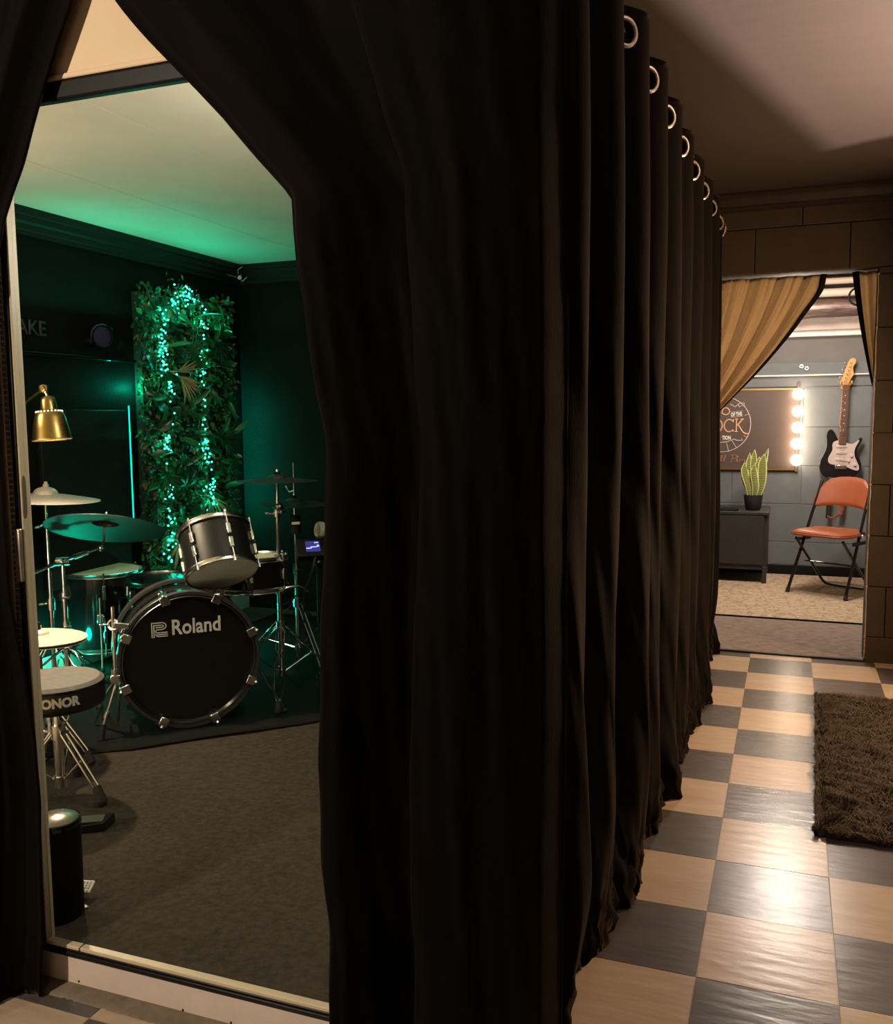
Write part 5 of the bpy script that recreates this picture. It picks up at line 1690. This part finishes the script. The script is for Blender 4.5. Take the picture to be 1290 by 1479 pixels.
sl = thing('string_lights', 'string of tiny green lights looped over the leaf panel', 'lights', (PX + 0.07, 4.63, 0.55))
wire = []
for i in range(len(STR) - 1):
    for q in range(5):
        w_ = q / 5
        wire.append((PX + 0.075 + 0.012 * math.sin(i * 3 + q), STR[i][0] * (1 - w_) + STR[i + 1][0] * w_ + 0.01 * math.sin(i * 5.1 + q * 2), STR[i][1] * (1 - w_) + STR[i + 1][1] * w_))
MB().tube(wire, 0.0016, 5).build('wire', wire_m, sl)
bm_ = MB().sph((0, 0, 0), 0.0046, 8, 6).mesh('bulb', (0, 0, 0), [bulb_green])
DENSE = [(4.43, 1.84, 12), (4.425, 1.74, 10), (4.50, 1.62, 9), (4.44, 1.30, 10), (4.43, 1.24, 6), (4.45, 1.0, 8), (4.44, 0.80, 8), (4.45, 2.0, 6), (4.69, 2.165, 14), (4.55, 2.09, 6), (4.81, 1.72, 7), (4.82, 1.55, 5),
         (4.81, 1.30, 6), (4.82, 1.22, 12), (4.85, 1.02, 8), (4.86, 0.92, 12), (4.82, 0.86, 8), (4.42, 0.66, 5)]
bl = []
for i in range(0, len(wire) - 2):
    if rnd.random() < 0.62:
        bl.append(V(wire[i]) + V((0.01 + 0.02 * rnd.random(), rnd.gauss(0, 0.012), rnd.gauss(0, 0.012))))
for y, z, n_ in DENSE:
    for k in range(n_):
        bl.append(V((PX + 0.08 + 0.03 * rnd.random(), y + rnd.gauss(0, 0.022), z + rnd.gauss(0, 0.040))))
for p in bl[:295]:
    o = bpy.data.objects.new('bulb', bm_)
    COL.objects.link(o)
    o.parent = sl
    o.location = p - WORLD[sl.name]
# light strips behind the panel's edges
ls = thing('light_strip', 'thin green light strip down the left edge of the leaf panel', 'light', (XL, 4.30, 0.7))
strip_m = mat('lit_green_strip', (0, 0.4, 0.25), 0.4, emit=(0.0, 1.0, 0.62), estr=1.6)
MB().box(XL + 0.002, 4.290, 0.84, XL + 0.007, 4.296, 1.50).build('strip', strip_m, ls)
lamp('green_left_edge_light', 'POINT', (XL + 0.050, 4.305, 1.60), 3.5, TEAL, 0.005)
lamp('green_right_edge_light', 'AREA', (XL + 0.03, 5.215, 1.15), 9, TEAL, 0.02, (XL + 0.02, 5.45, 1.15), size_y=0.9)

# board, shelf, letters, round fixture on the left wall
tag(MB().box(XL + 0.001, 3.60, 0.55, XL + 0.030, 4.235, 1.475).build('acoustic_board', black_matte, loc=(XL, 3.9, 1.0), bevel=0.004),
    'dark board fixed to the left wall beside the green leaf panel', 'board')
tag(MB().box(XL + 0.001, 3.20, 1.742, XL + 0.060, 4.31, 1.757).build('ledge', black_gloss, loc=(XL, 3.7, 1.75), bevel=0.002),
    'narrow black picture ledge on the left wall below the letters', 'ledge')
tl = MB()
tl.text('TAKE', 0.105, frame((XL + 0.001, 3.565, 1.845), (0, 1, 0), (0, 0, 1), (1, 0, 0)), 0.010, off=0.001)
k0 = len(tl.v)
tag(tl.build('wall_letters', mat('dim_letters', lin(52, 50, 46), 0.5), loc=(XL, 3.56, 1.84), solid=0.004), 'dim raised capital letters spelling a word on the black left wall', 'letters')
rf_ = thing('wall_spotlight', 'small round dark fixture with violet face high on the left wall', 'fixture', (XL, 4.067, 1.877))
MB().lathe([(0.060, 0.0), (0.066, 0.02), (0.066, 0.055), (0.060, 0.062), (0.052, 0.060), (0.050, 0.050)], (XL, 4.067, 1.877), (0.92, -0.35, -0.1), 32).build('housing', black_gloss, rf_)
MB().lathe([(0.052, 0.052), (0.03, 0.056), (0, 0.057)], (XL, 4.067, 1.877), (0.92, -0.35, -0.1), 32).build('lens', violet_m, rf_)
for dy, dz in ((-0.085, -0.035), (0.075, 0.04)):
    MB().cyl((XL + 0.0, 4.067 + dy, 1.877 + dz), (XL + 0.035, 4.067 + dy, 1.877 + dz), 0.014, n=12).build('bracket_knob', dark_chrome, rf_)
cs_ = thing('corner_bracket', 'small wired bracket in the ceiling corner of the drum room', 'bracket', (-3.50, 5.38, 2.36))
MB().box(-3.52, 5.37, 2.345, -3.47, 5.41, 2.385).build('body', dark_chrome, cs_, bevel=0.006)
MB().tube([(-3.50, 5.38, 2.38), (-3.49, 5.36, 2.41), (-3.46, 5.37, 2.43)], 0.004, 6).tube([(-3.49, 5.38, 2.35), (-3.45, 5.35, 2.33), (-3.42, 5.36, 2.36)], 0.004, 6).tube([(-3.50, 5.37, 2.36), (-3.52, 5.30, 2.37), (-3.53, 5.22, 2.38)], 0.003, 6).build('wire', mat('grey_wire', lin(130, 124, 112), 0.5), cs_)
MB().cyl((-3.48, 5.36, 2.36), (-3.465, 5.34, 2.355), 0.014, n=12).build('eye', dark_chrome, cs_)

# ------------------------------------------------------------------ unseen lamp added, shade shaped to throw the lit patch on the corridor ceiling
LP = V((1.55, 3.2, 1.80))
corn = [V((0.238, 4.74, CZ)), V((1.9, 3.95, CZ)), V((2.1, 1.2, CZ)), V((-0.80, 0.90, CZ))]
fl = thing('floor_lamp', 'unseen dark uplighter added right of the corridor, its shade shaped for the ceiling patch', 'lamp', (LP.x, LP.y, 0))
top = [LP + (c - LP) * 0.42 for c in corn]
low = [LP + (c - LP) * 0.42 - V((0, 0, 0.40)) for c in corn]
low = [V((LP.x + (p.x - LP.x) * 0.75, LP.y + (p.y - LP.y) * 0.75, p.z)) for p in low]
shd = MB()
shd.add(top + low, [(0, 1, 5, 4), (1, 2, 6, 5), (2, 3, 7, 6), (3, 0, 4, 7), (4, 5, 6, 7)])
shd.build('shade', black_matte, fl, solid=0.004)
MB().cyl((LP.x, LP.y, 0.02), (LP.x, LP.y, 1.76), 0.014, n=14).build('pole', black_matte, fl)
MB().lathe([(0, 0.025), (0.03, 0.022), (0.15, 0.014), (0.155, 0), (0, 0)], (LP.x, LP.y, 0.0), n=36).build('base', black_matte, fl)
MB().sph((LP.x, LP.y, 1.80), 0.02, 12, 8).build('bulb', mat('lit_lamp_bulb', (1, 0.9, 0.8), 0.4, emit=(1.0, 0.76, 0.56), estr=3), fl)
lamp('ceiling_patch_light', 'POINT', tuple(LP + V((0, 0, 0.045))), 1350, (1.0, 0.76, 0.64), 0.02)
